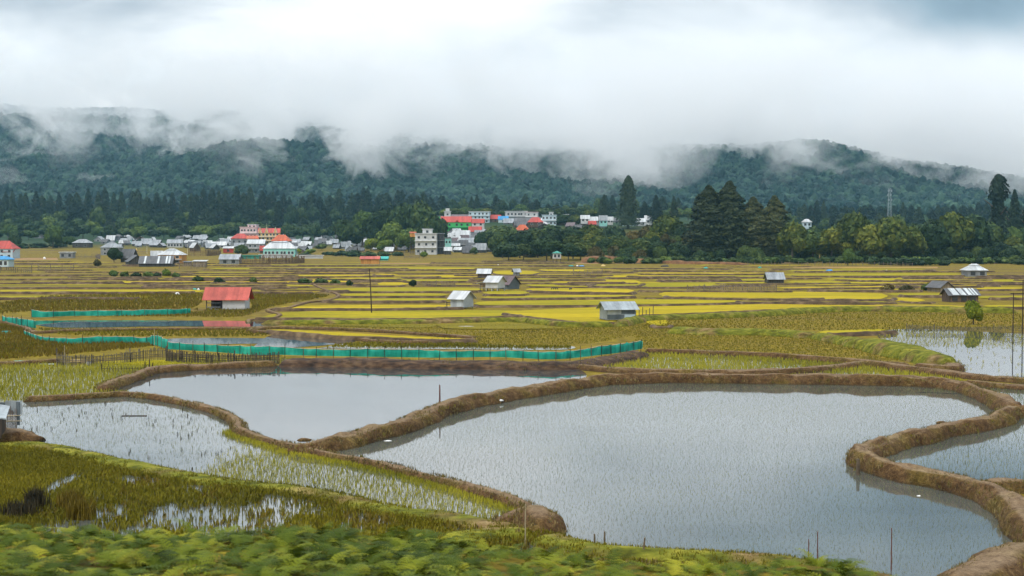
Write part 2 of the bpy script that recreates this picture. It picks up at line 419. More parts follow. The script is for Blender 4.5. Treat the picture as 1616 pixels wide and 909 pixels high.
WM = {
 'dark': water_mat('still_water', (.045, .052, .055), .015, .03, 1.2, ior=2.5),
 'pale': water_mat('paddy_water', (.075, .085, .08), .05, .06, 3., ior=2.4),
 'mud': water_mat('muddy_water', (.11, .105, .05), .08, .08, 3., ior=1.9),
}
def pond(name, px, m, z=.01, label=None):
    p = crom(np.vstack([W(px, z), W(px[:1], z)]), n=5)[:-1]
    o = MB().add([tuple(q) for q in p], [tuple(range(len(p)))])
    # no curved fill artefacts: triangulate
    bm = bmesh.new(); vs_ = [bm.verts.new((q[0], q[1], z)) for q in p]; f = bm.faces.new(vs_)
    if f.normal.z < 0: f.normal_flip()
    bm.normal_update(); bmesh.ops.triangulate(bm, faces=bm.faces[:]); me = bpy.data.meshes.new(name); bm.to_mesh(me); bm.free()
    for q in me.polygons:
        pass
    me.materials.append(m); o = bpy.data.objects.new(name, me); COL.objects.link(o); tag(o, kind='structure')
    me.update()
    if me.polygons[0].normal.z < 0: me.flip_normals()
    return p
BIG = [(500,712),(560,700),(640,673),(720,645),(800,624),(900,604),(980,598),(1200,600),(1460,604),(1560,622),(1600,646),(1500,674),(1390,696),(1368,716),(1400,745),(1500,765),(1570,790),(1616,835),(1660,870),(1616,885),(1540,915),(1400,930),(1300,900),(1200,888),(1000,878),(900,860),(850,840),(800,795),(700,768),(600,738)]
DARK = [(160,618),(230,584),(440,577),(560,577),(700,578),(880,580),(925,590),(900,608),(800,630),(720,645),(650,672),(560,695),(460,706),(400,692),(374,672),(320,648),(240,628),(205,621)]
LOW = [(-30,630),(35,630),(210,622),(345,652),(376,682),(500,718),(600,738),(700,765),(845,800),(840,830),(760,826),(640,815),(520,790),(440,776),(340,768),(240,750),(120,725),(35,708),(-30,706)]
LEFT = [(-60,575),(90,574),(240,573),(440,566),(440,572),(240,588),(165,612),(205,620),(100,626),(-60,632)]
pBIG = pond('pond', BIG, WM['pale']); pDARK = pond('pond', DARK, WM['dark'], .014); pLOW = pond('paddy_water', LOW, WM['pale'], .018); pLEFT = pond('paddy_water', LEFT, WM['mud'], .022)
RP1 = [(1375,523),(1450,519),(1616,527),(1700,530),(1700,602),(1616,597),(1500,588),(1496,576),(1450,556),(1400,541)]
RP2 = [(1440,618),(1560,606),(1700,612),(1700,645),(1600,643),(1560,625)]
RP3 = [(1430,705),(1500,682),(1600,655),(1720,655),(1720,780),(1616,762),(1560,765),(1500,752),(1420,738),(1385,722)]
RP4 = [(930,577),(960,566),(1012,555),(1100,557),(1200,563),(1340,573),(1290,580),(1200,584),(1080,584),(1000,583)]
RP5 = [(1200,598),(1290,586),(1350,577),(1420,585),(1500,596),(1530,606),(1460,604),(1350,600)]
pRP1 = pond('paddy_water', RP1, WM['dark'], .026); pRP2 = pond('paddy_water', RP2, WM['pale'], .03); pRP3 = pond('pond', RP3, WM['pale'], .034)
pRP4 = pond('paddy_water', RP4, WM['mud'], .038); pRP5 = pond('paddy_water', RP5, WM['mud'], .03)
MP1 = [(400,547),(428,529),(470,528),(520,533),(562,538),(520,544),(465,548),(420,551)]
MP2 = [(52,512),(60,506),(420,507),(415,515),(250,515),(100,517)]
MP3 = [(500,550),(560,541),(680,540),(800,545),(900,546),(880,552),(700,551)]
MP4 = [(255,541),(275,534),(420,534),(440,541),(300,543)]
pond('pond', MP1, WM['dark'], .03); pond('pond', MP2, WM['dark'], .03); pMP3 = pond('marsh_water', MP3, WM['mud'], .03); pond('marsh_water', MP4, WM['dark'], .034)

# rice fields on the plain: (top edge, bottom edge) as the photograph shows them, laid on the ground
def rice_mat(name, cols):
    m, t, b = newmat(name); P = pos(t)
    n1 = nz(t, P, .09, 4, stretch=(.5, 2, 1)); n2 = nz(t, P, 2.2, 3, stretch=(.4, 1, 1))
    c = ramp(t, mth(t, 'ADD', mth(t, 'MULTIPLY', n1, .55), mth(t, 'MULTIPLY', n2, .45)), cols, [.38, .5, .62])
    n4 = nz(t, P, .028, 4, stretch=(.6, 1.6, 1), loc=(5, 8, 0)); c = mixc(t, mth(t, 'MULTIPLY_ADD', n4, 3.5, -1.5, True), c, tuple(q * k_ for q, k_ in zip(cols[1], (.72, .80, .9))))
    t.links.new(c, b.inputs['Base Color']); b.inputs['Roughness'].default_value = .9; b.inputs['Specular IOR Level'].default_value = .1
    bump(t, b, n2, .5, .12); return m
RICE = {'y': rice_mat('rice_yellow', [(.22, .165, .004), (.36, .275, .004), (.47, .35, .007)]),
        'g': rice_mat('rice_green', [(.16, .145, .004), (.28, .235, .004), (.38, .30, .006)]),
        'd': rice_mat('rice_dull', [(.11, .088, .007), (.20, .155, .009), (.29, .215, .018)])}
SOIL = simple('bund_soil', [(.04, .026, .013), (.09, .058, .030), (.17, .12, .065)], 1.1, .95, bs=.5, bd=.1, stretch=(.6, 1, 1), p=[.34, .52, .68])
bund_lines = []
fid = [0]
def paddy(top, bot, k='y', bund=True, z=None, bh=.38):
    fid[0] += 1; z = z or (.05 + .004 * (fid[0] % 9))
    x0 = max(top[0][0], bot[0][0]); x1 = min(top[-1][0], bot[-1][0]); n = max(6, int((x1 - x0) / 9))
    xs = np.linspace(0, 1, n)
    def ed(e, amp):
        ex = [q[0] for q in e]; ey = [q[1] for q in e]; X = ex[0] + (ex[-1] - ex[0]) * xs
        return X, np.interp(X, ex, ey)
    a = ed(top, 0); b = ed(bot, 0)
    A = W(list(zip(*a)), z); B = W(list(zip(*b)), z)
    dep = np.abs(A[:, 1] - B[:, 1]).mean()
    jit = (fbm(A[:, 0] * .07, A[:, 1] * .05 + fid[0] * 7, 3) - .5) * min(dep * .2, 4); A[:, 1] += jit
    jit2 = (fbm(B[:, 0] * .07 + 50, B[:, 1] * .05 + fid[0] * 5, 3) - .5) * min(dep * .2, 3); B[:, 1] += jit2
    m = np.sin(np.pi * np.clip(xs, 0, 1)) ** .15; mid = (A + B) / 2      # rounded ends
    A = mid + (A - mid) * np.maximum(m, .12)[:, None]; B = mid + (B - mid) * np.maximum(m, .12)[:, None]
    K = 4; rows = [A + (B - A) * (j / K) for j in range(K + 1)]
    v = np.concatenate(rows); i = np.arange(K)[:, None] * n + np.arange(n - 1)[None, :]
    f = np.stack([i + n, i + n + 1, i + 1, i], -1).reshape(-1, 4)
    o = mesh_np('rice_field', v, f, RICE[k]); tag(o, kind='structure')
    if bund: bund_lines.append((np.column_stack([B[:, 0], B[:, 1] - bh * B[:, 1] / CH * .75 - .2, B[:, 2]]), bh, .5))
def S4(x0, x1, a0, a1, b0, b1, k='y', **kw): paddy([(x0, a0), (x1, a1)], [(x0, b0), (x1, b1)], k, **kw)
STR = [
 # left
 (30,142,413.8,413.2,416.2,416,'y'),(75,305,444,443.2,446.3,446.2,'y'),(-30,322,457.5,457,460.8,461.6,'y'),(-30,238,466.5,466,470,470.3,'g'),
 (-30,180,432,432,434,433.5,'d'),(-30,240,438,437,440,439.5,'d'),(-30,262,451.5,451,453.2,453,'d'),(140,300,417.5,417,419,418.5,'d'),
 (262,322,430,430,432,432,'y'),(285,610,435.2,432.8,438.2,436,'y'),(330,470,423,422.5,425,425.2,'g'),(360,600,418,417.2,419.4,419,'g'),
 (400,590,428.8,428.6,430.8,430.6,'y'),(342,560,441.5,441,446,446.5,'y'),(342,498,449.6,449.6,452,451.8,'y'),(392,505,458.8,459,461.2,461.5,'y'),
 (290,480,452.6,452.6,454,454,'d'),
 # middle
 (460,760,421.4,421.4,425.4,425.4,'g'),(592,628,432,432,434.2,434.2,'y'),(636,760,434.6,434,438,437.6,'y'),(690,752,423,423,427,427,'y'),
 (560,645,445.2,445.2,450,450.5,'y'),(520,762,453.5,453.2,460,459.5,'g'),(535,708,463,463,467,467,'g'),(515,708,471,470.5,475.5,475.2,'g'),
 (610,760,428.6,428.6,430.4,430.4,'d'),
 (440,712,482.5,480.4,488,486.8,'y'),(690,735,481,482,485,485,'y'),
 (776,850,427,427,433,433,'y'),(850,1000,424,426,427.5,429,'y'),(815,872,439,439,442,442,'g'),(870,940,443,443,448,449,'y'),
 (850,940,434,434,436.5,436.5,'g'),
 (762,835,459,458.7,465,464.5,'g'),(830,1130,447.5,448.5,452,453,'g'),(1000,1240,456.5,457.5,458.5,459.5,'d'),(560,760,440.6,440.6,443.6,443.4,'g'),(520,640,436.6,437,440.6,440.6,'y'),(1400,1500,462,463,466,467,'g'),(420,560,454.6,454.8,457.2,457.4,'d'),(1010,1290,467,467,469.5,469.5,'d'),(830,1000,454,455,459.8,463,'y'),(760,1000,467,464.5,471.5,468,'g'),
 (748,1170,475,470,482.5,478,'g'),
 (920,1012,441,441,452,451,'y'),
 (1000,1215,425.2,426.2,427.2,428.8,'g'),(1000,1215,430,430,431.8,432,'y'),(950,1062,434,434.5,438.5,438,'y'),(1065,1215,434.5,434.5,437.2,436.8,'g'),
 (1030,1215,440,440,444,442.6,'g'),(1008,1212,446,443.5,454,448,'g'),
 (940,1150,421.5,421.5,423,423,'d'),
 (1040,1400,459,461,470,474,'y'),(1150,1400,472.5,475,476.5,478,'g'),
 (1236,1520,431.6,431,435.4,434.4,'g'),(1240,1460,426,424.2,428.5,426.4,'g'),(1300,1640,438.5,440,441.6,446.5,'g'),(1240,1330,443,442.6,446.5,446,'g'),
 (1270,1432,447.5,445.8,450.5,448.2,'g'),(1225,1436,452.8,449.6,455.6,452.6,'y'),(1260,1440,456.5,455,458,458.6,'g'),(1505,1620,452.3,453,456.8,456,'y'),
 (1520,1560,449,449,450.5,450.5,'y'),(1560,1640,432,432,434,434,'d'),(1400,1460,469,471,474,477,'y'),(1376,1530,480,482,483.5,486.5,'y'),(1550,1625,481,481,484.5,484,'g'),
 (1620,1660,441,441,446,446,'g'),(1540,1640,467,466,471,470,'g'),
]
for a in STR: S4(*a[:6], a[6])
# more strips between, thin and dull, as far as the village
r2 = random.Random(11)
for py in np.arange(409, 452, 2.6):
    x = -60 + r2.uniform(0, 90)
    while x < 1680:
        L = r2.uniform(70, 260)
        if not (py < 414 and (140 < x < 420 or x > 1000)) and r2.random() < .62:
            y = py + r2.uniform(-.6, .6); h = .7 + (py - 405) * .022
            S4(x, x + L, y, y + r2.uniform(-.5, .5), y + h, y + h + r2.uniform(-.4, .4), r2.choice('ddgdy'), bund=r2.random() < .7, z=.024 + .003 * r2.randint(0, 7))
        x += L * r2.uniform(.8, 1.4)
# the large fields in front of the white and the grey hut
paddy([(410,500),(440,492),(520,490),(700,489),(825,489)], [(410,503),(520,503),(700,502),(825,500)], 'g')
paddy([(792,490),(860,487),(940,484),(1010,482),(1100,481),(1200,480),(1300,481),(1400,481)], [(792,494),(850,503),(920,511),(975,508),(1010,496),(1100,494),(1200,489),(1400,483)], 'y')
paddy([(430,519),(460,520),(530,524),(600,528),(680,532),(755,534)], [(430,522),(460,524),(530,530),(600,533),(680,536.5),(755,535)], 'y')
paddy([(1020,503),(1055,503)], [(1020,513),(1055,513)], 'y')
paddy([(1290,522),(1400,519)], [(1290,527),(1400,522)], 'g')
paddy([(690,507),(780,506),(900,517)], [(690,519),(780,519),(900,519)], 'd', bund=False)
paddy([(460,506),(690,507)], [(460,512),(690,519)], 'd', bund=False)
paddy([(440,560),(445,560)], [(440,561),(445,561)], 'd', bund=False)
paddy([(150,570),(300,563),(430,569)], [(150,575),(300,576),(430,573)], 'g', bund=False, z=.06)

# ------------------------------------------------------------------ earth banks between the fields
def sweep(name, line, h, w, m, n=12, step=None, z0=-.12, seed=0, rough=1.0, flat=.35, smooth=True):
    """a rounded, uneven bank along a world polyline; h height, w half width at the crest edge (numbers or one per point)"""
    L = np.asarray(line, float)
    d = np.gradient(L[:, :2], axis=0); ln = np.linalg.norm(d, axis=1); d /= np.maximum(ln, 1e-6)[:, None]
    nx = np.stack([-d[:, 1], d[:, 0]], 1)
    s = np.concatenate([[0], np.cumsum(np.linalg.norm(np.diff(L[:, :2], axis=0), axis=1))])
    h = np.broadcast_to(h, len(L)); w = np.broadcast_to(w, len(L))
    te = np.minimum(1, (np.minimum(s, s[-1] - s) + .02) / np.maximum(h.max() * 1.2, .3)) ** .5; h = z0 + (h - z0) * te; w = w * (.25 + .75 * te)
    V = []
    for j in range(n + 1):
        a = -1 + 2 * j / n
        lat = a * 1.0
        prof = (1 - abs(a) ** (2.2 / flat * .5)) ** .7 if abs(a) < 1 else 0
        nn = fbm(s * .7 + seed * 13, np.full_like(s, j * .35), 4) - .5; n2 = fbm(s * .16 + seed * 3, np.zeros_like(s) + 5, 2) - .5
        lat = lat * (w + h * .58) * (1 + .5 * nn * rough) + n2 * w * .5 * rough
        zz = z0 + (h - z0) * prof * (1 + .45 * nn * rough + .25 * n2)
        V.append(np.stack([L[:, 0] + nx[:, 0] * lat, L[:, 1] + nx[:, 1] * lat, L[:, 2] + zz], 1))
    v = np.stack(V, 1); k = len(L); v = v.reshape(-1, 3)
    i = np.arange(k - 1)[:, None] * (n + 1) + np.arange(n)[None, :]
    f = np.stack([i, i + n + 1, i + n + 2, i + 1], -1).reshape(-1, 4)
    return v, f
def bank_mat():
    m, t, b = newmat('bank_earth'); P = pos(t)
    g = t.nodes.new('ShaderNodeNewGeometry'); sn = t.nodes.new('ShaderNodeSeparateXYZ'); t.links.new(g.outputs['Normal'], sn.inputs[0]); sp = t.nodes.new('ShaderNodeSeparateXYZ'); t.links.new(P, sp.inputs[0])
    n = nz(t, P, 2.2, 6, .65); n2 = nz(t, P, .45, 4); n3 = nz(t, P, 9, 4, .7)
    mix = mth(t, 'ADD', mth(t, 'MULTIPLY', n, .5), mth(t, 'MULTIPLY', n3, .5))
    earth = ramp(t, mix, [(.028, .015, .007), (.088, .049, .020), (.18, .112, .048)], [.36, .5, .64])
    dry = ramp(t, mix, [(.036, .025, .006), (.105, .072, .016), (.21, .15, .048)], [.36, .5, .64])
    c = mixc(t, mth(t, 'MULTIPLY_ADD', n2, 6, -3.0, True), earth, dry)
    path = ramp(t, mix, [(.17, .115, .07), (.33, .25, .165)], [.4, .6])
    c = mixc(t, mth(t, 'MULTIPLY', mth(t, 'MULTIPLY_ADD', sn.outputs[2], 9, -7.9, True), .5), c, path)
    wet = t.nodes.new('ShaderNodeMapRange'); wet.inputs[1].default_value = .04; wet.inputs[2].default_value = .14; wet.inputs[3].default_value = 1; wet.inputs[4].default_value = 0; t.links.new(sp.outputs[2], wet.inputs[0])
    c = mixc(t, mth(t, 'MULTIPLY', wet.outputs[0], .6), c, (.05, .036, .02))
    t.links.new(c, b.inputs['Base Color']); b.inputs['Roughness'].default_value = .95; b.inputs['Specular IOR Level'].default_value = .15
    bump(t, b, mix, .9, .12); return m
BANK = bank_mat()
def grassbank_mat():
    m, t, b = newmat('grassy_bank'); P = pos(t); n = nz(t, P, 1.6, 6, .65, stretch=(.6, 1, 1)); n2 = nz(t, P, .3, 3)
    a = ramp(t, n, [(.05, .055, .008), (.12, .13, .014), (.24, .22, .03)], [.34, .5, .68]); c = ramp(t, n, [(.06, .04, .015), (.15, .10, .04), (.26, .19, .09)], [.34, .5, .68])
    t.links.new(mixc(t, mth(t, 'MULTIPLY_ADD', n2, 7, -3.7, True), a, c), b.inputs['Base Color']); b.inputs['Roughness'].default_value = .95; b.inputs['Specular IOR Level'].default_value = .1
    bump(t, b, n, .8, .15); return m
GBANK = grassbank_mat()
DBANK = simple('wet_dark_bank', [(.016, .010, .007), (.055, .030, .016), (.12, .075, .04)], 1.8, .9, bs=.8, bd=.12, stretch=(.6, 1, 1.5), p=[.34, .5, .68])
bank_lines = []      # kept for the grass that grows on them
def bank(px, h, w, m=BANK, seed=0, step=.5, rough=1., grass=1., flat=.35):
    """px: crest of the bank in the photograph"""
    hz_ = h if not isinstance(h, (list, tuple)) else max(h)
    P = [list(G(a, b, (h if not isinstance(h, (list, tuple)) else h[i]) * .95)) for i, (a, b) in enumerate(px)]
    P = np.array(P); Z = P[:, 2].copy(); P[:, 2] = 0
    hh = np.broadcast_to(np.array(h, float), len(P)); ww = np.broadcast_to(np.array(w, float), len(P))
    C = crom(np.column_stack([P, hh, ww]), step=step)
    v, f = sweep('bank', C[:, :3], C[:, 3], C[:, 4], m, seed=seed, rough=rough, flat=flat)
    o = mesh_np('earth_bank', v, f, m, smooth=True); tag(o, kind='structure')
    bank_lines.append((C, grass, m is GBANK)); return o
bank([(452,702),(480,700),(520,692),(580,676),(640,660),(676,645),(720,631),(790,617),(860,606),(930,596),(975,592),(1060,590),(1200,591),(1350,593),(1460,596),(1520,603),(1562,617),(1600,640)], [.3,.5,.62] + [.68] * 15, [.3,.4,.45] + [.45] * 15, seed=1, rough=1.35)
bank([(1602,640),(1560,657),(1500,668),(1430,684),(1380,697),(1362,710),(1385,724),(1440,737),(1500,748),(1560,764),(1600,790),(1625,822),(1660,850)], .68, .42, seed=2, rough=1.35)
bank([(1500,925),(1545,898),(1580,878),(1616,862),(1660,850)], .7, .8, seed=3)
bank([(1598,642),(1640,640),(1700,638)], .6, .5, seed=4)
bank([(35,627),(100,624),(165,620),(210,619),(280,629),(345,646),(374,662),(380,676),(430,692),(500,709),(600,728),(700,753),(790,779),(842,797)], .34, .26, seed=5)
bank([(765,824),(800,812),(832,800),(850,806),(852,826)], [.25,.4,.6,.7,.6], [.25,.3,.45,.6,.5], seed=6)
bank([(163,608),(172,602),(200,592),(240,580),(300,575),(380,571),(440,569)], [.5,.55,.55,.5,.5,.5,.5], .45, seed=7)
bank([(440,566),(560,567),(700,569),(880,571),(935,566),(1014,553)], .6, [1.0,1.2,1.2,1.2,1.0,.8], DBANK, seed=8, flat=.3)
bank([(900,571),(935,577),(1000,581),(1100,583),(1200,583),(1280,579),(1335,573),(1370,570),(1420,577),(1500,586),(1616,596),(1700,600)], .42, .5, seed=9)
bank([(1014,550),(1120,553),(1200,557),(1330,566),(1440,573)], .42, .3, seed=10)
bank([(1285,526),(1340,532),(1400,542),(1450,552),(1485,562),(1502,571)], [.5,.7,.9,.9,.8,.5], [.8,1.2,1.5,1.4,1.0,.6], GBANK, seed=11)
bank([(1440,574),(1500,578),(1505,571)], .5, .6, seed=12)
bank([(1520,600),(1560,604),(1616,608),(1700,612)], .35, .4, seed=13)
bank([(-40,572),(60,569),(95,566)], .3, .4, seed=14)
bank([(1540,763),(1590,757),(1650,760)], .5, .5, seed=15)
bank([(0,505),(40,516),(60,522),(130,519),(300,517),(420,516)], .3, .35, seed=16)
bank([(420,516),(395,519),(440,524),(520,529),(600,536),(660,538),(755,535)], .3, .35, seed=17)
bank([(375,517),(430,515),(520,517),(640,523),(750,531)], .3, .35, seed=18)
bank([(495,448),(510,455),(534,464),(520,472),(485,476),(455,484),(425,487),(428,491),(442,495),(430,500),(395,503),(392,507)], .25, .3, seed=19, step=1.2)
bank([(975,507),(1020,498),(1100,495),(1200,491),(1300,485),(1400,484),(1616,487)], .7, .7, GBANK, seed=20, step=1.5)
bank([(410,505),(520,505),(700,504),(820,502),(900,509),(975,508)], .55, .5, GBANK, seed=21, step=1.)
bank([(1050,517),(1120,519),(1200,520),(1290,525)], .6, 1.2, GBANK, seed=22, step=1.)
# grassy front edge of the ponds
bank([(-40,697),(60,701),(150,719),(250,740),(350,757),(450,767),(520,778),(600,797),(700,811),(800,829),(850,840)], .22, .7, GBANK, seed=23, step=.4)
bank([(850,840),(920,858),(1000,866),(1100,871),(1200,877),(1300,889),(1400,915)], .3, .7, GBANK, seed=24, step=.4)
bank([(690,845),(800,833),(850,838)], .3, .6, GBANK, seed=25)
# small bunds under each rice field, in one sheet of earth
V = []; Fc = []; off = 0
for i, (ln, h, w_) in enumerate(bund_lines):
    L = ln.copy(); L[:, 2] = 0
    v, f = sweep('b', crom(L, step=3.), h * rng.uniform(.7, 1.3), w_ * .7, None, n=4, seed=i, rough=.7); V.append(v); Fc.append(f + off); off += len(v)
o = mesh_np('earth_bunds', np.concatenate(V), np.concatenate(Fc), SOIL); tag(o, kind='structure')

# ------------------------------------------------------------------ seedlings, grass (nobody could count them)
def inside(P, poly):
    x, y = P[:, 0], P[:, 1]; r = np.zeros(len(P), bool); n = len(poly); j = n - 1
    for i in range(n):
        xi, yi, xj, yj = poly[i, 0], poly[i, 1], poly[j, 0], poly[j, 1]
        c = ((yi > y) != (yj > y)) & (x < (xj - xi) * (y - yi) / (yj - yi + 1e-12) + xi); r ^= c; j = i
    return r
def fill(poly, st, jit=.25, mask=None):
    a, b = poly[:, :2].min(0), poly[:, :2].max(0); a = np.maximum(a, [-80, 30]); b = np.minimum(b, [90, 400])
    X, Y = np.meshgrid(np.arange(a[0], b[0], st), np.arange(a[1], b[1], st)); P = np.stack([X.ravel(), Y.ravel()], 1)
    P = P + rng.uniform(-jit, jit, P.shape) * st
    u = np.abs(P[:, 0] / P[:, 1]) < .40; P = P[u]; P = P[inside(P, poly)]
    if mask is not None: P = P[rng.random(len(P)) < mask(P[:, 0], P[:, 1])]
    return P
def blades(name, P, z, h, w, per, m, lean=.35, kind='stuff', spread=.05):
    n = len(P); P = np.repeat(P, per, 0); z = np.repeat(np.broadcast_to(z, n), per); k = n * per
    h = np.repeat(np.broadcast_to(h, n), per) * rng.uniform(.6, 1.25, k); a = rng.uniform(0, 6.283, k)
    b = np.stack([P[:, 0] + rng.normal(0, spread, k), P[:, 1] + rng.normal(0, spread, k), z], 1)
    wd = np.broadcast_to(w, n).repeat(per) if np.ndim(w) else np.full(k, w)
    s = np.stack([np.cos(a) * wd / 2, np.sin(a) * wd / 2, np.zeros(k)], 1)
    la = rng.uniform(0, 6.283, k); ll = rng.uniform(0, lean, k) * h
    t = b + np.stack([np.cos(la) * ll, np.sin(la) * ll, h], 1); md = (b + t) / 2 + np.stack([-np.cos(la) * ll * .2, -np.sin(la) * ll * .2, h * .08], 1)
    v = np.stack([b - s, b + s, md + s * .8, t, md - s * .8], 1).reshape(-1, 3)
    i = np.arange(k)[:, None] * 5
    me_f = np.concatenate([i + np.array([[0, 1, 2]]), i + np.array([[0, 2, 4]]), i + np.array([[4, 2, 3]])])
    o = mesh_np(name, v, me_f, m); tag(o, kind=kind); return o
def blademat(name, cols, tr=.25, scale=1.2):
    m, t, b = newmat(name); n = mth(t, 'ADD', mth(t, 'MULTIPLY', nz(t, pos(t), scale, 3), .45), mth(t, 'MULTIPLY_ADD', nz(t, pos(t), .11, 4, stretch=(.6, 1.2, 1)), 1.1, -.28)); nn = t.nodes.new('ShaderNodeNewGeometry').outputs['Random Per Island']
    c = ramp(t, mth(t, 'ADD', mth(t, 'MULTIPLY', n, .7), mth(t, 'MULTIPLY', nn, .3)), cols, [.2 + .6 * i / (len(cols) - 1) for i in range(len(cols))])
    t.links.new(c, b.inputs['Base Color']); b.inputs['Roughness'].default_value = .7; b.inputs['Specular IOR Level'].default_value = .2
    return m
SEED = blademat('seedling', [(.06, .08, .03), (.14, .16, .05), (.28, .28, .09)])
SEEDY = blademat('seedling_yellow', [(.14, .15, .01), (.32, .30, .02), (.48, .42, .04)])
DRYG = blademat('dry_grass', [(.06, .05, .015), (.17, .13, .045), (.34, .26, .12)])
GREENG = blademat('meadow_grass', [(.07, .066, .004), (.145, .132, .006), (.25, .21, .010)])
BROWNG = blademat('marsh_grass', [(.085, .062, .007), (.145, .105, .010), (.20, .15, .016)])
REED = blademat('dark_reed', [(.02, .02, .012), (.05, .04, .02), (.09, .07, .03)])
DP = [pBIG, pDARK]
P = fill(pBIG, .21, .32); blades('rice_seedlings', P, 0, .075, .010, 2, SEED, .4)
P = fill(pLOW, .26, .28, lambda x, y: np.where(x > (y - 74) * -.25 - 7 + 3 * (fbm(x * .2, y * .2) - .5), .95, .55)); u = (P[:, 0] > -17 + (P[:, 1] - 67) * .2 + 4 * fbm(P[:, 0] * .3, P[:, 1] * .3))
blades('rice_seedlings', P[u], 0, .18, .024, 3, SEEDY, .4); blades('rice_seedlings', P[~u], 0, .11, .015, 2, SEED, .35)
PY_ = fill(pLOW, .21, .4); PY_ = PY_[(PY_[:, 0] > -16 + (PY_[:, 1] - 67) * .3 + 4 * fbm(PY_[:, 0] * .3, PY_[:, 1] * .3))]; blades('rice_seedlings', PY_, 0, .15, .022, 3, SEEDY, .5)
q = P[(rng.random(len(P)) < .03) & ~u]; blades('dark_stubble', q, 0, .19, .035, 3, REED, .5)
P = fill(pLEFT, .3, .3); blades('rice_seedlings', P, 0, .26, .04, 3, SEEDY, .35)
for q in (pRP4, pRP5): blades('rice_seedlings', fill(q, .3, .3, lambda x, y: np.where(fbm(x*.12, y*.12) > .46, .95, .35)), 0, .26, .045, 3, SEEDY, .3)
blades('rice_seedlings', fill(pRP1, .5, .4, lambda x, y: np.where((y > 138) | (fbm(x*.1, y*.07) > .62), .9, .12)), 0, .20, .03, 3, SEEDY, .3)
blades('rice_seedlings', fill(pRP2, .3), 0, .18, .025, 2, SEED, .3); blades('rice_seedlings', fill(pRP3, .3), 0, .13, .02, 2, SEED, .3)
blades('meadow_grass', fill(pMP3, .3, 1.5, lambda x, y: np.clip((fbm(x*.06, y*.15, 3) - .42) * 8, 0, 1)), 0, .2, .12, 3, GREENG, .6)
blades('marsh_grass', fill(pMP3, .6, 1.5, lambda x, y: np.where(fbm(x*.12, y*.1) > .47, .9, .3)), 0, .13, .05, 3, GREENG, .3)
# along the foot of the banks the seedlings stand thicker and yellower
for C, gr, isg in bank_lines:
    near = C[:, 1] < 170
    if near.sum() < 3 or gr == 0: continue
    c = C[near]; d = np.gradient(c[:, :2], axis=0); d /= np.maximum(np.linalg.norm(d, axis=1), 1e-6)[:, None]; nx = np.stack([-d[:, 1], d[:, 0]], 1)
    k = int(len(c) * (26 if c[:, 1].mean() < 95 else 16)); i = rng.integers(0, len(c), k); tt = rng.uniform(-1, 1, k)
    lat = tt * (c[i, 4] + c[i, 3] * .7); zz = c[i, 3] * (1 - np.abs(tt) ** 3) ** .7 * .9
    p = c[i, :2] + nx[i] * lat[:, None] + d[i] * rng.uniform(-.3, .3, k)[:, None]
    keep = (fbm(p[:, 0] * .8, p[:, 1] * .8, 3) > (.44 if not isg else .35)) & (np.abs(tt) > (.25 if not isg else 0)); p = p[keep]; zz = zz[keep]
    if len(p): blades('bank_grass', p, zz - .03, .16 if not isg else .13, .03 if not isg else .035, 3, DRYG if not isg else GREENG, .7)
    if len(p) and not isg: q_ = p[::9]; blades('bank_grass', q_, zz[::9] - .03, .15, .035, 3, GREENG, .6)
C = bank_lines[4][0]; d = np.gradient(C[:, :2], axis=0); d /= np.maximum(np.linalg.norm(d, axis=1), 1e-6)[:, None]; nx = np.stack([-d[:, 1], d[:, 0]], 1); nx *= -np.sign(nx[:, 1:2])
i = rng.integers(0, len(C), 2600); i = i[C[i, 1] < 79]; p = C[i, :2] + nx[i] * (.42 + np.abs(rng.normal(0, .28, len(i))))[:, None] + d[i] * rng.uniform(-.3, .3, len(i))[:, None]
blades('rice_seedlings', p, 0, .20, .03, 3, SEEDY, .4)
# meadows
def region(px, st, mask=None, j=.5): return fill(crom(np.vstack([W(px), W(px[:1])]), n=3)[:-1], st, j, mask)
M1 = [(-60,505),(-60,562),(60,563),(100,560),(250,545),(200,541),(120,541),(60,536),(30,518)]
blades('meadow_grass', region(M1, .36), 0, .36, .07, 3, BROWNG, .5); blades('meadow_grass', region(M1, .4, lambda x, y: np.where(fbm(x*.08, y*.06) > .5, .9, .3)), 0, .34, .07, 3, GREENG, .5)
M2 = [(300,490),(320,474),(300,463),(-60,474),(-60,500),(40,492),(300,488)]
blades('meadow_grass', region(M2, .7, lambda x, y: np.where(fbm(x*.05, y*.05) > .5, .9, .5)), 0, .36, .1, 3, BROWNG, .5); blades('meadow_grass', region(M2, .8), 0, .33, .1, 3, GREENG, .5)
M3 = [(640,540),(820,520),(980,510),(1280,528),(1400,550),(1430,570),(1200,556),(1010,548),(1000,530),(900,545)]
blades('meadow_grass', region(M3, .42), 0, .13, .05, 3, GREENG, .5); blades('meadow_grass', region(M3, .8, lambda x, y: np.where(fbm(x*.05, y*.05) > .5, .9, .2)), 0, .15, .05, 3, BROWNG, .5)
M4 = [(1010,516),(1080,500),(1400,490),(1620,495),(1620,520),(1300,522),(1200,519)]
blades('meadow_grass', region(M4, .7), 0, .17, .07, 3, GREENG, .5); blades('meadow_grass', region(M4, .9, lambda x, y: np.where(fbm(x*.05, y*.05) > .5, .9, .3)), 0, .2, .07, 3, BROWNG, .5)
M5 = [(400,463),(520,466),(460,478),(420,487),(380,500),(300,500),(60,498),(300,494),(330,488),(395,488),(392,470)]
blades('meadow_grass', region(M5, .65), 0, .32, .09, 3, GREENG, .5); blades('meadow_grass', region(M5, .8), 0, .34, .1, 3, BROWNG, .5)
M6 = [(60,519),(300,519),(400,520),(420,530),(255,531),(100,528)]
blades('meadow_grass', region(M6, .45), 0, .25, .08, 3, GREENG, .5)
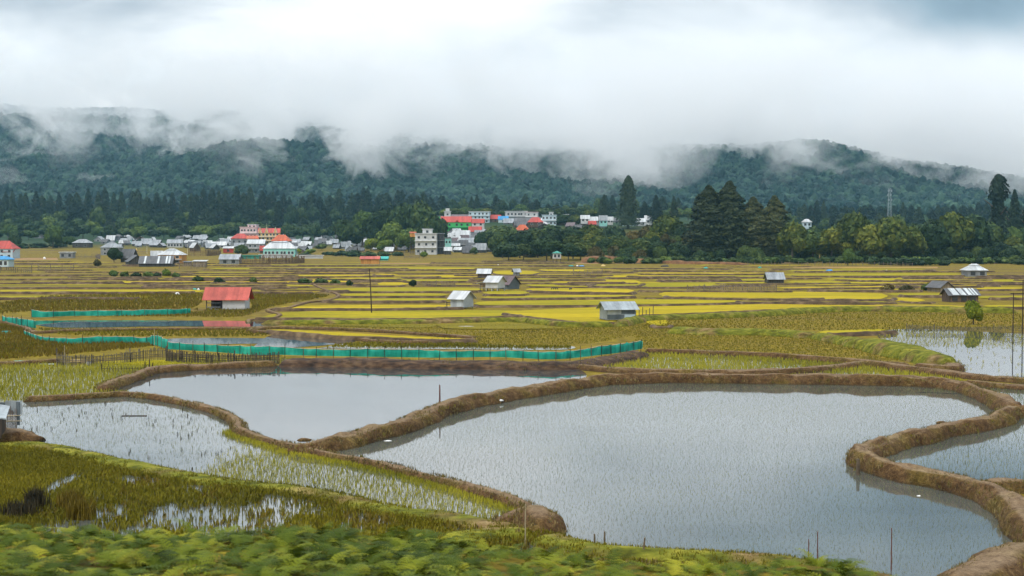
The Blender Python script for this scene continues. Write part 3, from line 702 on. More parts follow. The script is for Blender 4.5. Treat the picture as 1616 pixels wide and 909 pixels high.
M7 = [(420,507),(820,505),(960,512),(700,530),(600,522),(460,514)]
blades('meadow_grass', region(M7, .5), 0, .13, .05, 3, GREENG, .5)
# the marsh in front, half flooded
MW = [(60,760),(160,742),(250,752),(420,775),(560,800),(640,815),(800,835),(850,850),(800,880),(600,880),(200,880),(60,830)]
pMW = pond('marsh_water', MW, WM['pale'], .012)
blades('marsh_grass', fill(pMW, .17, .5, lambda x, y: np.clip((fbm(x*.55, y*.22, 3) - .47) * 7, .10, .9)), 0, .24, .055, 4, GREENG, .6, spread=.08)
blades('marsh_grass', fill(pMW, .2, .5, lambda x, y: np.clip((fbm(x*.5+9, y*.2, 3) - .50) * 7, .06, .8)), 0, .2, .06, 4, BROWNG, .6, spread=.08)
M8 = [(-60,700),(60,706),(200,735),(400,768),(560,795),(700,822),(660,830),(560,805),(420,780),(250,757),(160,748),(100,752),(60,790),(60,900),(-60,900)]
blades('meadow_grass', region(M8, .12), 0.02, .17, .04, 4, GREENG, .6, spread=.08)
M9 = [(850,850),(920,862),(1000,870),(1200,880),(1400,912),(1380,925),(1200,905),(1000,895),(860,885)]
blades('meadow_grass', region(M9, .12, lambda x, y: np.where(fbm(x*.6, y*.6) > .45, .9, .4)), 0.02, .18, .045, 4, GREENG, .6)
blades('meadow_grass', region(M9, .15), 0.02, .16, .045, 3, DRYG, .6)
# dark rushes on the left
for (a, b, s_, hh) in ((55,790,.25,1.0),(110,790,.3,.9),(128,805,.3,.9),(30,800,.5,.7)):
    p = G(a, b + 14); blades('rush_clump', np.array([[p.x, p.y]]) + rng.normal(0, s_ * .7, (160, 2)), 0, hh * .8, .05, 2, REED if a < 100 else BROWNG, .35)
# ------------------------------------------------------------------ trees
def leaf_quads(C, Nn, size, jit=.9):
    """C centres, Nn outward normals: one bent leaf clump (two triangles) each"""
    k = len(C); r = rng.normal(0, 1, (k, 3)); n = Nn + r * jit * .6; n /= np.linalg.norm(n, axis=1)[:, None]
    a = np.cross(n, rng.normal(0, 1, (k, 3))); a /= np.maximum(np.linalg.norm(a, axis=1), 1e-6)[:, None]; b = np.cross(n, a)
    s = size * rng.uniform(.5, 1.3, k)[:, None]
    v = np.stack([C - a * s, C - b * s * .6 + n * s * .1, C + a * s, C + b * s * .6 + n * s * .15], 1).reshape(-1, 3)
    i = np.arange(k)[:, None] * 4
    return v, np.concatenate([i + [[0, 1, 2]], i + [[0, 2, 3]]])
def mesh_only(name, vs_, fs_, m):
    v = np.concatenate(vs_); f = np.concatenate([q + o for q, o in zip(fs_, np.cumsum([0] + [len(a) for a in vs_[:-1]]))])
    o = mesh_np(name, v, f, m); me = o.data; bpy.data.objects.remove(o); return me
def broad_crown(seed, n, m, size=.115, nl=12, flat=.9):
    r = np.random.default_rng(seed); vs_, fs_ = [], []
    c = r.normal(0, 1, (nl, 3)); c /= np.linalg.norm(c, axis=1)[:, None]; c *= r.uniform(.35, .78, nl)[:, None]; c[:, 2] = np.abs(c[:, 2]) * flat * 1.1 - .22 ; c[0] = (0, 0, .2)
    rad = r.uniform(.26, .5, nl); rad[0] = .62
    for i in range(nl):
        v, f = lump(seed * 31 + i, 2, .3); vs_.append(v * rad[i] * .86 * np.array([1, 1, .8]) + c[i]); fs_.append(f)
        k = int(n * rad[i] ** 2 / (rad ** 2).sum()); d = r.normal(0, 1, (k, 3)); d /= np.linalg.norm(d, axis=1)[:, None]
        C = c[i] + d * rad[i] * np.array([1, 1, .8]) * r.uniform(.82, 1.12, k)[:, None]
        v, f = leaf_quads(C, d, size); vs_.append(v); fs_.append(f)
    return mesh_only('crown', vs_, fs_, m)
def prof_crown(seed, n, m, prof, z0=.12, size=.03, tiers=11, droop=.5, core=.62):
    """a conifer of height 1: prof(t) gives the radius at t = 0 (lowest branch) .. 1 (top)"""
    r = np.random.default_rng(seed); vs_, fs_ = [], []
    T_ = np.linspace(0, 1, 14); A = np.linspace(0, 2 * np.pi, 13)[:-1]
    V = np.array([[prof(t) * core * math.cos(a) * (1 + .25 * mnoise.noise(Vector((math.cos(a) * 2, math.sin(a) * 2, t * 6 + seed)))), prof(t) * core * math.sin(a), z0 + t * (1 - z0)] for t in T_ for a in A])
    Fq = []
    for i in range(13):
        for k in range(12):
            a, b = i * 12 + k, i * 12 + (k + 1) % 12; Fq += [(a, b, b + 12), (a, b + 12, a + 12)]
    vs_.append(V); fs_.append(np.array(Fq))
    t = r.random(n) ** .85; a = r.uniform(0, 2 * np.pi, n)
    ph = np.array([mnoise.noise(Vector((math.cos(x) * 1.6, math.sin(x) * 1.6, y * 5 + seed * 3))) for x, y in zip(a, t)])
    tier = .5 + .5 * np.cos(2 * np.pi * tiers * (t + ph * .08))
    pr = np.array([prof(x) for x in t]) * (1 + .45 * ph) * (.72 + .38 * tier * r.uniform(.6, 1, n))
    C = np.stack([np.cos(a) * pr, np.sin(a) * pr, z0 + t * (1 - z0) - droop * pr * .25 * tier], 1)
    d = np.stack([np.cos(a), np.sin(a), np.full(n, .5)], 1)
    v, f = leaf_quads(C, d, size * (1.15 - .4 * t)[:, None][:, 0][:, None].mean()); vs_.append(v); fs_.append(f)
    return mesh_only('crown', vs_, fs_, m)
def trunk_mesh(m, h=1., r=.03, limbs=5, seed=0, z1=.75):
    q = random.Random(seed); b = MB(); b.tube([(0, 0, -.05), (q.uniform(-.01, .01), 0, h * .35), (q.uniform(-.03, .03), q.uniform(-.03, .03), h * z1)], [r, r * .75, r * .3], 7)
    for i in range(limbs):
        a = q.uniform(0, 6.28); z = h * q.uniform(.3, .6); l = q.uniform(.14, .28); b.tube([(0, 0, z), (math.cos(a) * l * .5, math.sin(a) * l * .5, z + l * .45), (math.cos(a) * l, math.sin(a) * l, z + l * .8)], [r * .45, r * .3, r * .12], 5)
    me = bpy.data.meshes.new('trunk'); me.from_pydata(b.v, [], b.f); me.materials.append(m); return me
BARK = simple('bark', [(.06, .05, .04), (.14, .12, .095)], 3, .9, obj=True, vary=.4)
PALEBARK = simple('pale_bark', [(.18, .17, .15), (.38, .36, .32)], 3, .9, obj=True)
LM = {
 'con': leafmat('conifer_needles', [(.006, .014, .010), (.017, .034, .018), (.045, .066, .028)], .25, .3),
 'conb': leafmat('conifer_brownish', [(.010, .018, .008), (.034, .048, .018), (.095, .095, .030)], .22, .25),
 'dk': leafmat('leaves_dark', [(.007, .019, .009), (.026, .055, .017), (.09, .125, .024)], .3, .3),
 'ol': leafmat('leaves_olive', [(.010, .026, .007), (.050, .076, .012), (.17, .175, .018)], .26, .25),
 'lt': leafmat('leaves_light', [(.02, .05, .012), (.06, .105, .02), (.14, .19, .03)], .3, .3),
 'yg': leafmat('leaves_yellow_green', [(.03, .07, .01), (.11, .16, .012), (.24, .26, .02)], .4, .2),
 'or': leafmat('leaves_rusty', [(.02, .025, .010), (.065, .058, .016), (.15, .11, .025)], .25, .3),
}
TR = [trunk_mesh(BARK, seed=i) for i in range(3)]; TRP = [trunk_mesh(PALEBARK, seed=9, r=.014, limbs=3)]
CR = {}
for k, nn in (('dk', 4), ('ol', 4), ('lt', 2), ('yg', 1), ('or', 2)):
    CR[k] = [broad_crown(hash(k) % 97 if False else ord(k[0]) + 7 * i, 3800, LM[k], nl=13) for i in range(nn)]
CR['dkf'] = [broad_crown(200 + i, 1300, LM['dk'], size=.12, nl=9) for i in range(3)]
for k_, m_ in (('dk', 'dk'), ('lt', 'lt'), ('or', 'or'), ('yg', 'yg')):
    CR['sh_' + k_] = [broad_crown(300 + i + ord(k_[0]), 420, LM[m_], size=.20, nl=9, flat=.8) for i in range(3)]
CR['olf'] = [broad_crown(220 + i, 1300, LM['ol'], size=.12, nl=9) for i in range(2)]
CR['ltf'] = [broad_crown(210 + i, 1300, LM['lt'], size=.12, nl=9) for i in range(2)]
dome = lambda t: .23 * (1 - t ** 2.4) ** .8 * (.7 + .3 * min(1, t * 4)) + .004
cone = lambda t: .21 * (1 - t) ** .8 * min(1, .55 + t * 3) + .006
slim = lambda t: .15 * (1 - t ** 3) ** .8 * min(1, .6 + 2 * t) + .004
def rag(t): return (.22 * (1 - t / .42) + .115 if t < .42 else .115 if t < .6 else .085 if t < .68 else .15 * (1 - ((t - .8) / .2) ** 2) ** .5 if t < .999 else .01) * .85 + .004
def shoulder(t): return (.23 * (1 - t * .55) if t < .52 else .135 * (1 - ((t - .52) / .48) ** 2.5) ** .7) + .004
CR['c_dome'] = [prof_crown(i, 5200, LM['conb'], dome, .10, .022, 9) for i in range(3)]
CR['c_cone'] = [prof_crown(10 + i, 2600, LM['con'], cone, .10, .026, 10) for i in range(3)]
CR['c_slim'] = [prof_crown(20 + i, 1900, LM['con'], slim, .12, .03, 9) for i in range(3)]
CR['c_far'] = [prof_crown(40 + i, 1100, LM['con'], cone if i == 0 else dome if i < 3 else slim, .12, .042, 7) for i in range(5)]
CR['c_rag'] = [prof_crown(30, 3200, LM['con'], rag, .08, .024, 12)]
CR['c_sh'] = [prof_crown(31, 3800, LM['con'], shoulder, .06, .022, 12)]
tr = random.Random(5)
def tree(name, kind, px, top, base, wpx=None, D=None, label=None, group=None, cat='tree', trunk=None, crownfrac=.78):
    if D is None: b = T(px, base); D = b.y
    else:
        x = (px - 808) / F * D; b = onground(x, D)
    zt = AT(px, top, D).z; h = max(zt - b.z, 1.5)
    o = empty(name, (b.x, b.y, b.z - .1), tr.uniform(0, 6.28))
    if name == 'shrub' and 'sh_' + kind in CR: kind = 'sh_' + kind
    cm = tr.choice(CR[kind]); c = bpy.data.objects.new('crown', cm); COL.objects.link(c); c.parent = o
    t = bpy.data.objects.new('trunk', tr.choice(trunk or TR)); COL.objects.link(t); t.parent = o; t.scale = (h, h, h)
    if kind.startswith('c_'):
        s = 1 if wpx is None else (wpx / F * D) / h / .44
        c.scale = (h * s, h * s, h)
    else:
        w_ = (wpx / F * D / 2 if wpx else h * .42); ch = h * crownfrac
        c.scale = (w_ / .95, w_ / .95, ch / 1.45); c.location = (0, 0, h - ch * .63)
    tag(o, label, cat, group); return o
# the front rank of the wood on the right (px, top, base, width, kind)
fr = [(797,352,400,60,'dk'),(838,356,403,62,'dk'),(868,350,403,66,'dk'),(903,352,405,60,'dk'),(934,350,405,56,'ol'),(966,352,405,60,'dk'),(1000,360,405,44,'or'),(1026,350,406,50,'or'),(1052,332,407,66,'ol'),(1082,348,408,52,'dk'),(1100,352,410,46,'or'),(1250,344,414,50,'ol'),(1283,362,414,62,'dk'),(1312,355,414,66,'ol'),(1347,328,414,64,'ol'),(1372,350,415,66,'ol'),(1406,335,415,70,'ol'),(1436,352,414,52,'ol'),(1470,340,413,60,'dk'),(1500,329,412,68,'ol'),(1535,332,411,66,'dk'),(1560,345,409,60,'dk'),(1590,350,400,70,'dk'),(1625,345,400,70,'dk')]
txt = {797:'round dark tree left of the orange-red hipped roof',838:'dark leafy tree just below the orange-red hipped roof',868:'dark tree below the red star-shaped roof',903:'dense dark tree behind and right of the green-roofed hut',934:'yellow-green tree at the left end of the red earth cutting',966:'tree with a spreading crown above the left end of the earth cutting',1000:'low rust-tinged tree just right of the spreading crown above the earth cutting',1026:'rust-brown tree left of the tall yellow-topped tree',1052:'tall yellow-topped leafy tree left of the huge conifers',1082:'dark tree with bare pale stems beside it',1100:'rusty small tree touching the left side of the huge conifers',1250:'olive-tinged tree right of the pair of pointed conifers',1283:'low dark tree under the lone pale blue house',1312:'olive tree between the dark low tree and the highest olive crown',1347:'highest olive-topped round crown in the wood on the right',1372:'olive tree directly behind the small green cypress',1406:'broad olive tree just left of the lattice mast foot',1436:'small olive tree right of the lattice mast',1470:'dark tree above the clipped hedge bushes',1500:'wide olive crown behind the white-roofed field house',1535:'big dark tree left of the tall ragged conifer',1560:'dark tree under the tall ragged conifer',1590:'dark leafy tree behind the long white-roofed shed at the right edge',1625:'leafy tree cut by the right edge of the photo'}
for a in fr: tree('broadleaf_tree', a[4], a[0], a[1], a[2], a[3], label=txt[a[0]], group='leafy trees in the wood on the right')
for px, top, w_, lb in ((1118,293,66,'huge rounded conifer, left half of the giant pair in the wood'),(1151,286,62,'tallest huge rounded conifer, right half of the giant pair in the wood'),(1188,311,52,'pointed conifer right of the giant pair'),(1221,309,52,'pointed conifer, the outer one of two right of the giant pair')):
    tree('conifer_tree', 'c_dome', px, top, 413, w_ * 1.12, label=lb, group='big conifers in the wood')
tree('cypress_tree', 'lt', 1338, 388, 419, 24, label='small bright green conical tree at the foot of the olive trees', crownfrac=.95)
tree('tall_conifer', 'c_rag', 1574, 276, 402, 46, D=640, label='very tall ragged conifer with a lumpy bare-necked top near the right edge')
tree('tall_conifer', 'c_sh', 991, 277, 352, 36, D=900, label='very tall shouldered conifer standing above the hill village')
for px, top, w_, D, lb in ((953,307,24,960,'conifer left of the very tall shouldered one'),(1035,308,26,930,'rounded conifer right of the very tall shouldered one'),(1063,310,20,900,'narrow pointed conifer behind the yellow-topped tree'),(1017,318,24,950,'conifer tucked between the tall shouldered one and its right neighbour'),(1600,300,34,700,'dark conifer right of the very tall ragged one'),(1622,306,34,700,'dark conifer cut by the right edge')):
    tree('conifer_tree', 'c_cone', px, top, 350, w_ * 1.1, D=D, label=lb, group='conifers above the hill village')
# second and third ranks, seen only as crowns between the first
for (x0, x1, st, D0, D1, t0, t1, kinds) in ((790, 1640, 27, 600, 640, 356, 372, ['dk', 'ol', 'dk']), (800, 1640, 30, 560, 585, 372, 384, ['dk', 'dk', 'ol']), (1230, 1660, 30, 660, 700, 346, 358, ['dk', 'ol', 'dk', 'lt'])):
    x = x0
    while x < x1:
        tree('broadleaf_tree', tr.choice(kinds), x + tr.uniform(-7, 7), tr.uniform(t0, t1), 400, tr.uniform(34, 54), D=tr.uniform(D0, D1), label='dark leafy tree filling the wood behind and between its front crowns', group='trees filling the wood on the right'); x += st
x = 790
while x < 1660:
    tree('broadleaf_tree', tr.choice(['dk', 'dk', 'or' if x < 1120 else 'dk']), x + tr.uniform(-5, 5), tr.uniform(383, 393), 411, tr.uniform(22, 34), D=tr.uniform(535, 575) if x > 930 else tr.uniform(650, 690), label='low dark leafy tree of the undergrowth along the foot of the wood', group='undergrowth trees at the foot of the wood', crownfrac=1.0); x += 15
x = 935
while x < 1660:
    tree('shrub', tr.choice(['dk', 'dk', 'lt']), x + tr.uniform(-4, 4), tr.uniform(401, 406), 414, tr.uniform(16, 26), D=tr.uniform(505, 530), label='low dark bush of the undergrowth along the foot of the wood', group='undergrowth bushes at the foot of the wood', crownfrac=1.0, cat='bush'); x += 13
# slender pale trunks in front of the wood
for i, px in enumerate((1034, 1050, 1064, 1070, 1077, 1092, 1103, 1143, 1168, 957, 1242)):
    tree('slender_tree', 'or' if i % 3 else 'dk', px, tr.uniform(366, 376), 411, tr.uniform(14, 22), label='slender pale-stemmed tree at the front edge of the wood', group='slender pale-stemmed trees', trunk=TRP, crownfrac=.4)
# green mass left of the hill village
lf = [(548,342,392,44,'dk','dark tree at the left end of the leafy clump beside the hill village'),(572,327,390,48,'lt','pale green tree above the scattered roofs'),(603,322,392,54,'dk','dark round tree in the leafy clump left of the green building'),(620,345,395,46,'lt','lighter low tree in front of the leafy clump'),(637,314,392,62,'dk','big dark round crown, second highest of the leafy clump'),(664,310,394,62,'dk','highest dark crown, directly left of the green building'),(684,335,388,44,'dk','dark tree touching the left end of the green building'),(645,356,398,40,'lt','small light tree behind the orange roof box'),(585,374,396,26,'yg','small bright green tree among the tin roofs, left one of two'),(608,376,397,24,'yg','small bright green tree among the tin roofs, right one of two'),(668,395,408,14,'yg','yellowish bush at the foot of the white three-storey house'),
      (508,383,395,20,'dk','dark small tree right of the turquoise house'),(470,391,402,14,'yg','yellow-green shrub beside the turquoise house'),(490,391,402,20,'yg','broad yellow-green shrub between turquoise house and white wall'),(382,384,403,26,'dk','dark bush between the red hotel roofs and the white-roofed house'),(180,388,414,26,'dk','dark green tree in front of the grey hipped house'),(153,407,421,12,'or','brownish shrub left of the dark gabled houses'),(106,371,390,26,'lt','green bush at the left forest edge'),(84,352,392,30,'lt','light tree at the left forest edge behind the bush'),(22,362,392,22,'dk','dark round tree behind the red roof at the left edge'),
      (748,389,402,14,'dk','dark bush below the crowded dark houses'),(1536,469,512,26,'yg','young bright green tree standing by the bamboo fence on the right'),
      (783,352,396,44,'dk','dark tree right of the red-roofed white house'),(760,362,396,26,'dk','dark tree below the lower red roof'),(888,336,356,20,'dk','dark tree beside the orange-walled house'),(908,336,358,26,'ol','olive tree on the hilltop between orange house and white roofs'),(812,362,400,40,'dk','dark tree below the hill left of the lone white gabled house')]
for px, top, base, w_, k, lb in lf: tree('broadleaf_tree' if top < base - 16 else 'shrub', k, px, top, base, w_, label=lb, crownfrac=.85, cat='tree' if top < base - 16 else 'bush')
# hedge bushes
for i, (px, top, base, w_, k) in enumerate([(1378,402,417,26,'dk'),(1398,405,418,26,'dk'),(1422,404,419,34,'dk'),(1446,405,419,30,'dk'),(1468,402,419,32,'lt'),(1490,408,419,26,'dk'),(1512,406,416,30,'dk'),(1536,402,413,30,'lt'),(1562,405,415,40,'lt'),(1590,406,416,40,'dk'),(1615,407,418,40,'dk'),
      (480,398,403,20,'dk'),(520,396,403,24,'dk'),(540,394,404,26,'dk'),(560,393,405,28,'dk'),(582,395,406,28,'dk'),(604,395,405,26,'dk'),(628,396,404,24,'dk'),
      (30,383,392,36,'dk'),(60,382,391,36,'dk'),(90,381,391,30,'dk'),
      (178,424,437,16,'lt'),(196,427,437,18,'dk'),(215,428,438,20,'dk'),(232,427,438,20,'lt'),(248,429,438,16,'dk'),(262,422,436,16,'yg'),(276,430,438,14,'lt'),
      (312,437,444,18,'dk'),(345,441,447,18,'dk'),(400,440,446,14,'dk'),(480,440,448,22,'lt'),(505,440,448,24,'dk'),(528,443,449,18,'lt'),(551,440,451,11,'dk'),(652,439,452,14,'dk'),(1402,446,459,26,'or'),(1430,449,460,24,'or'),(1465,444,459,24,'dk'),(800,444,455,9,'dk'),
      (1192,405,416,20,'dk'),(1160,404,414,22,'dk'),(1110,404,413,24,'dk'),(1070,402,410,24,'lt')]):
    where = 'under the wood on the right' if px > 1360 and top < 412 else 'below the scattered tin roofs' if 470 < px < 640 and top < 400 else 'in front of the dark gabled houses' if px < 290 and top > 415 else 'at the left forest edge' if px < 100 else 'on the earth cutting' if px > 1060 and top < 410 else 'on a field edge of the plain'
    tree('shrub', k, px, top, base, w_, label='low rounded bush in the row ' + where, group='bushes ' + where, cat='bush', crownfrac=1.)
# the forest belt at the foot of the mountain
def belt(x0, x1, st, D0, D1, t0, t1, kinds, grp, wf=(20, 30), lab='dark conifer in the belt at the foot of the mountain'):
    x = x0; i = 0
    while x < x1:
        k = tr.choice(kinds); tt = tr.uniform(t0(x), t1(x))
        tree('conifer_tree' if k.startswith('c') else 'broadleaf_tree', k, x + tr.uniform(-4, 4), tt, 370, tr.uniform(*wf), D=tr.uniform(D0, D1), label=lab if k.startswith('c') else lab.replace('conifer', 'leafy tree'), group=grp); x += st * tr.uniform(.7, 1.3)
belt(-30, 700, 13, 1235, 1290, lambda x: 297 + 4 * math.sin(x * .03), lambda x: 309 + 4 * math.sin(x * .03), ['c_far'], 'rear conifers of the left belt', (16, 26), 'dark conifer in the rear rank of the left forest belt')
belt(-30, 560, 16, 1160, 1215, lambda x: 316, lambda x: 334, ['c_far', 'dkf', 'dkf', 'c_slim', 'c_far'], 'middle rank of the left belt', (22, 34), 'dark conifer in the middle rank of the left forest belt')
belt(-30, 560, 21, 1080, 1130, lambda x: 336, lambda x: 352, ['dkf', 'c_far', 'dkf', 'ltf'], 'front rank of the left belt', (26, 40), 'dark conifer in the front rank of the left forest belt')
belt(560, 1130, 13, 1200, 1280, lambda x: 303 + (x - 560) * .012, lambda x: 320 + (x - 560) * .01, ['c_far', 'c_cone', 'c_far', 'dkf'], 'belt behind the hill village', (16, 26), 'dark conifer in the belt behind the hill village')
belt(690, 1130, 20, 1120, 1180, lambda x: 321, lambda x: 332, ['dkf', 'c_far', 'ltf'], 'lower belt behind the hill village', (24, 36), 'dark conifer low in the belt behind the hill village')
belt(1230, 1660, 12, 1180, 1290, lambda x: 314 if 1280 < x < 1330 else 319, lambda x: 328, ['c_far', 'c_far', 'c_cone'], 'belt on the right', (16, 26), 'dark conifer in the belt beyond the wood on the right')
belt(1180, 1660, 17, 1050, 1130, lambda x: 330, lambda x: 342, ['c_far', 'dkf'], 'lower belt on the right', (22, 34), 'dark conifer low in the belt beyond the wood on the right')

belt(-30, 650, 19, 985, 1050, lambda x: 350, lambda x: 362, ['dkf', 'dkf', 'dkf', 'ltf'], 'lowest rank of the left belt', (24, 38), 'dark conifer in the lowest rank of the left forest belt')
belt(650, 1240, 20, 990, 1060, lambda x: 326, lambda x: 336, ['dkf', 'ltf', 'olf', 'dkf'], 'trees at the back of the hill village', (18, 28), 'dark conifer at the back of the hill village')
# ------------------------------------------------------------------ buildings
def bmat(name, c, rough=.8, v=.12, scale=.6, ribs=0, metal=0, spec=.3, rust=0):
    m, t, b = newmat(name); P = objc(t); n = nz(t, P, scale, 5, .6); n2 = nz(t, P, 5, 3)
    f = mth(t, 'ADD', mth(t, 'MULTIPLY', n, .7), mth(t, 'MULTIPLY', n2, .3))
    col = ramp(t, f, [tuple(q * (1 - v * 2.2) for q in c), c, tuple(min(.9, q * (1 + v)) for q in c)], [.32, .52, .7])
    if ribs:
        sx = t.nodes.new('ShaderNodeSeparateXYZ'); t.links.new(P, sx.inputs[0]); wn = t.nodes.new('ShaderNodeTexWhiteNoise'); wn.noise_dimensions = '1D'
        t.links.new(mth(t, 'FLOOR', mth(t, 'MULTIPLY', sx.outputs[0], 1.15)), wn.inputs['W']); k_ = mth(t, 'MULTIPLY_ADD', wn.outputs[0], .34, .76)
        st_ = mth(t, 'MULTIPLY_ADD', nz(t, P, 2.4, 3, stretch=(1, .12, .12)), .9, .55); cc = t.nodes.new('ShaderNodeCombineColor'); kk = mth(t, 'MULTIPLY', k_, st_)
        for q_ in range(3): t.links.new(kk, cc.inputs[q_])
        col = mixc(t, 1.0, col, cc.outputs[0], 'MULTIPLY')
    if rust: 
        n3 = nz(t, P, 1.1, 5, .65, stretch=(1, .3, 1)); col = mixc(t, mth(t, 'MULTIPLY_ADD', n3, 7, -3.6 - (1 - rust), True), col, (.16, .09, .06))
    t.links.new(col, b.inputs['Base Color']); b.inputs['Roughness'].default_value = rough; b.inputs['Metallic'].default_value = metal; b.inputs['Specular IOR Level'].default_value = spec
    if ribs:
        w_ = t.nodes.new('ShaderNodeTexWave'); w_.inputs['Scale'].default_value = ribs; w_.bands_direction = 'X'; t.links.new(P, w_.inputs[0]); bump(t, b, w_.outputs[1], .5, .03)
    return m
def planks(name, c1, c2, scale=6, direction='X'):
    m, t, b = newmat(name); P = objc(t)
    mp = t.nodes.new('ShaderNodeMapping'); mp.inputs['Scale'].default_value = (scale, scale, .3) if direction == 'X' else (.3, .3, scale); t.links.new(P, mp.inputs[0])
    vo = t.nodes.new('ShaderNodeTexVoronoi'); vo.inputs['Scale'].default_value = 1; t.links.new(mp.outputs[0], vo.inputs['Vector'])
    n = nz(t, mp.outputs[0], 2, 4); col = ramp(t, mth(t, 'ADD', mth(t, 'MULTIPLY', vo.outputs['Color'], .5), mth(t, 'MULTIPLY', n, .5)), [c1, c2], [.3, .7])
    t.links.new(col, b.inputs['Base Color']); b.inputs['Roughness'].default_value = .9; bump(t, b, vo.outputs['Distance'], .4, .03); return m
BM = {
 'white': bmat('white_wall', (.54, .55, .55), ribs=0), 'whiteroof': bmat('white_tin', (.52, .55, .57), .45, .06, ribs=3.5), 'greyroof': bmat('grey_tin', (.30, .33, .36), .5, .16, ribs=3.5, rust=.1),
 'darkroof': bmat('dark_tin', (.11, .115, .125), .6, .2, ribs=3.5), 'red': bmat('red_tin', (.44, .055, .04), .5, .1, ribs=3.5), 'redfade': bmat('faded_red_tin', (.48, .095, .07), .55, .14, ribs=4.5),
 'orange': bmat('orange_tin', (.52, .10, .03), .5, .1, ribs=3.5), 'green': bmat('bright_green_wall', (.07, .44, .13), .8, .1), 'dkgreen': bmat('dark_green_trim', (.02, .20, .07), .8, .1), 'teal': bmat('turquoise_wall', (.28, .60, .56), .8, .1),
 'bluew': bmat('pale_blue_wall', (.48, .60, .66), .8, .08), 'cream': bmat('cream_wall', (.66, .48, .20), .8, .1), 'pink': bmat('pink_white_wall', (.66, .52, .52), .8, .12), 'brown': planks('brown_planks', (.05, .035, .025), (.15, .10, .065)),
 'darkwood': planks('dark_planks', (.025, .024, .024), (.085, .078, .072)), 'grey': bmat('grey_wall', (.24, .25, .26), .85, .2), 'orangewood': planks('orange_planks', (.40, .17, .04), (.66, .34, .09), 3.5),
 'greywood': planks('grey_planks', (.13, .14, .15), (.30, .32, .33)), 'bamboo': planks('bamboo_weave', (.14, .11, .07), (.36, .29, .20), 8), 'blueroof': bmat('blue_tin', (.03, .26, .55), .5, .08, ribs=3.5), 'greenroof': bmat('green_tin', (.05, .30, .24), .5, .15, ribs=3.5),
 'glass': bmat('dark_window', (.03, .035, .04), .25, .1, spec=.6), 'trim': bmat('white_trim', (.75, .76, .76), .7, .05), 'tealtrim': bmat('tarp_teal', (.03, .35, .32), .6, .15), 'bluetarp': bmat('tarp_blue', (.04, .28, .62), .5, .15), 'greysheet': bmat('blue_grey_sheet', (.33, .38, .41), .5, .15, ribs=4), 'darksheet': bmat('slate_sheet', (.12, .15, .17), .55, .15, ribs=4),
 'whitesheet': bmat('white_sheet', (.55, .60, .62), .5, .08, ribs=5), 'purplebrown': bmat('purple_brown_tin', (.13, .09, .10), .5, .15, ribs=4), 'stone': bmat('grey_stone', (.3, .29, .27), .9, .2),
}
def gable_roof(w, d, ov, ze, zr, th=.07, axis='x'):
    """slabs of a gable roof: ridge along x ('x') or along y ('y')"""
    b = MB()
    a, l = (d, w) if axis == 'x' else (w, d); a = a / 2 + ov; l = l / 2 + ov; dz = (zr - ze) * ov / (a - ov)
    top = [(-a, ze - dz), (0, zr), (a, ze - dz)]; pr = top + [(a, ze - dz + th * .2 - th), (0, zr - th), (-a, ze - dz - th * .8)]
    f = (lambda u, z, s: (s, u, z)) if axis == 'x' else (lambda u, z, s: (u, s, z))
    A = [f(u, z + th + .004, -l) for u, z in pr]; B = [f(u, z + th + .004, l) for u, z in pr]
    fs = [(0, 1, 7, 6), (1, 2, 8, 7), (2, 3, 9, 8), (3, 4, 10, 9), (4, 5, 11, 10), (5, 0, 6, 11), (0, 5, 4, 1), (1, 4, 3, 2), (6, 7, 10, 11), (7, 8, 9, 10)]
    return b.add(A + B, fs)
def wall_body(w, d, z0, ze, zr=None, axis='x'):
    b = MB()
    if zr is None: return b.box(-w/2, w/2, -d/2, d/2, z0, ze)
    a = d / 2 if axis == 'x' else w / 2; l = w / 2 if axis == 'x' else d / 2
    pr = [(-a, z0), (a, z0), (a, ze), (0, zr), (-a, ze)]; f = (lambda u, z, s: (s, u, z)) if axis == 'x' else (lambda u, z, s: (u, s, z))
    b.strip([f(u, z, -l) for u, z in pr], [f(u, z, l) for u, z in pr]); b.f += [(0, 1, 2, 3, 4), (9, 8, 7, 6, 5)]; return b
def hip_roof(w, d, ov, ze, zr, rl=.4, cap=0):
    b = MB(); x, y = w/2 + ov, d/2 + ov; r = w/2 * rl; q = .12 * d if cap else .01
    v = [(-x,-y,ze),(x,-y,ze),(x,y,ze),(-x,y,ze),(-r,-q,zr),(r,-q,zr),(r,q,zr),(-r,q,zr),(-x,-y,ze-.08),(x,-y,ze-.08),(x,y,ze-.08),(-x,y,ze-.08)]
    b.add(v, [(0,1,5,4),(1,2,6,5),(2,3,7,6),(3,0,4,7),(4,5,6,7),(8,9,1,0),(9,10,2,1),(10,11,3,2),(11,8,0,3),(11,10,9,8)]); return b
hr = random.Random(21)
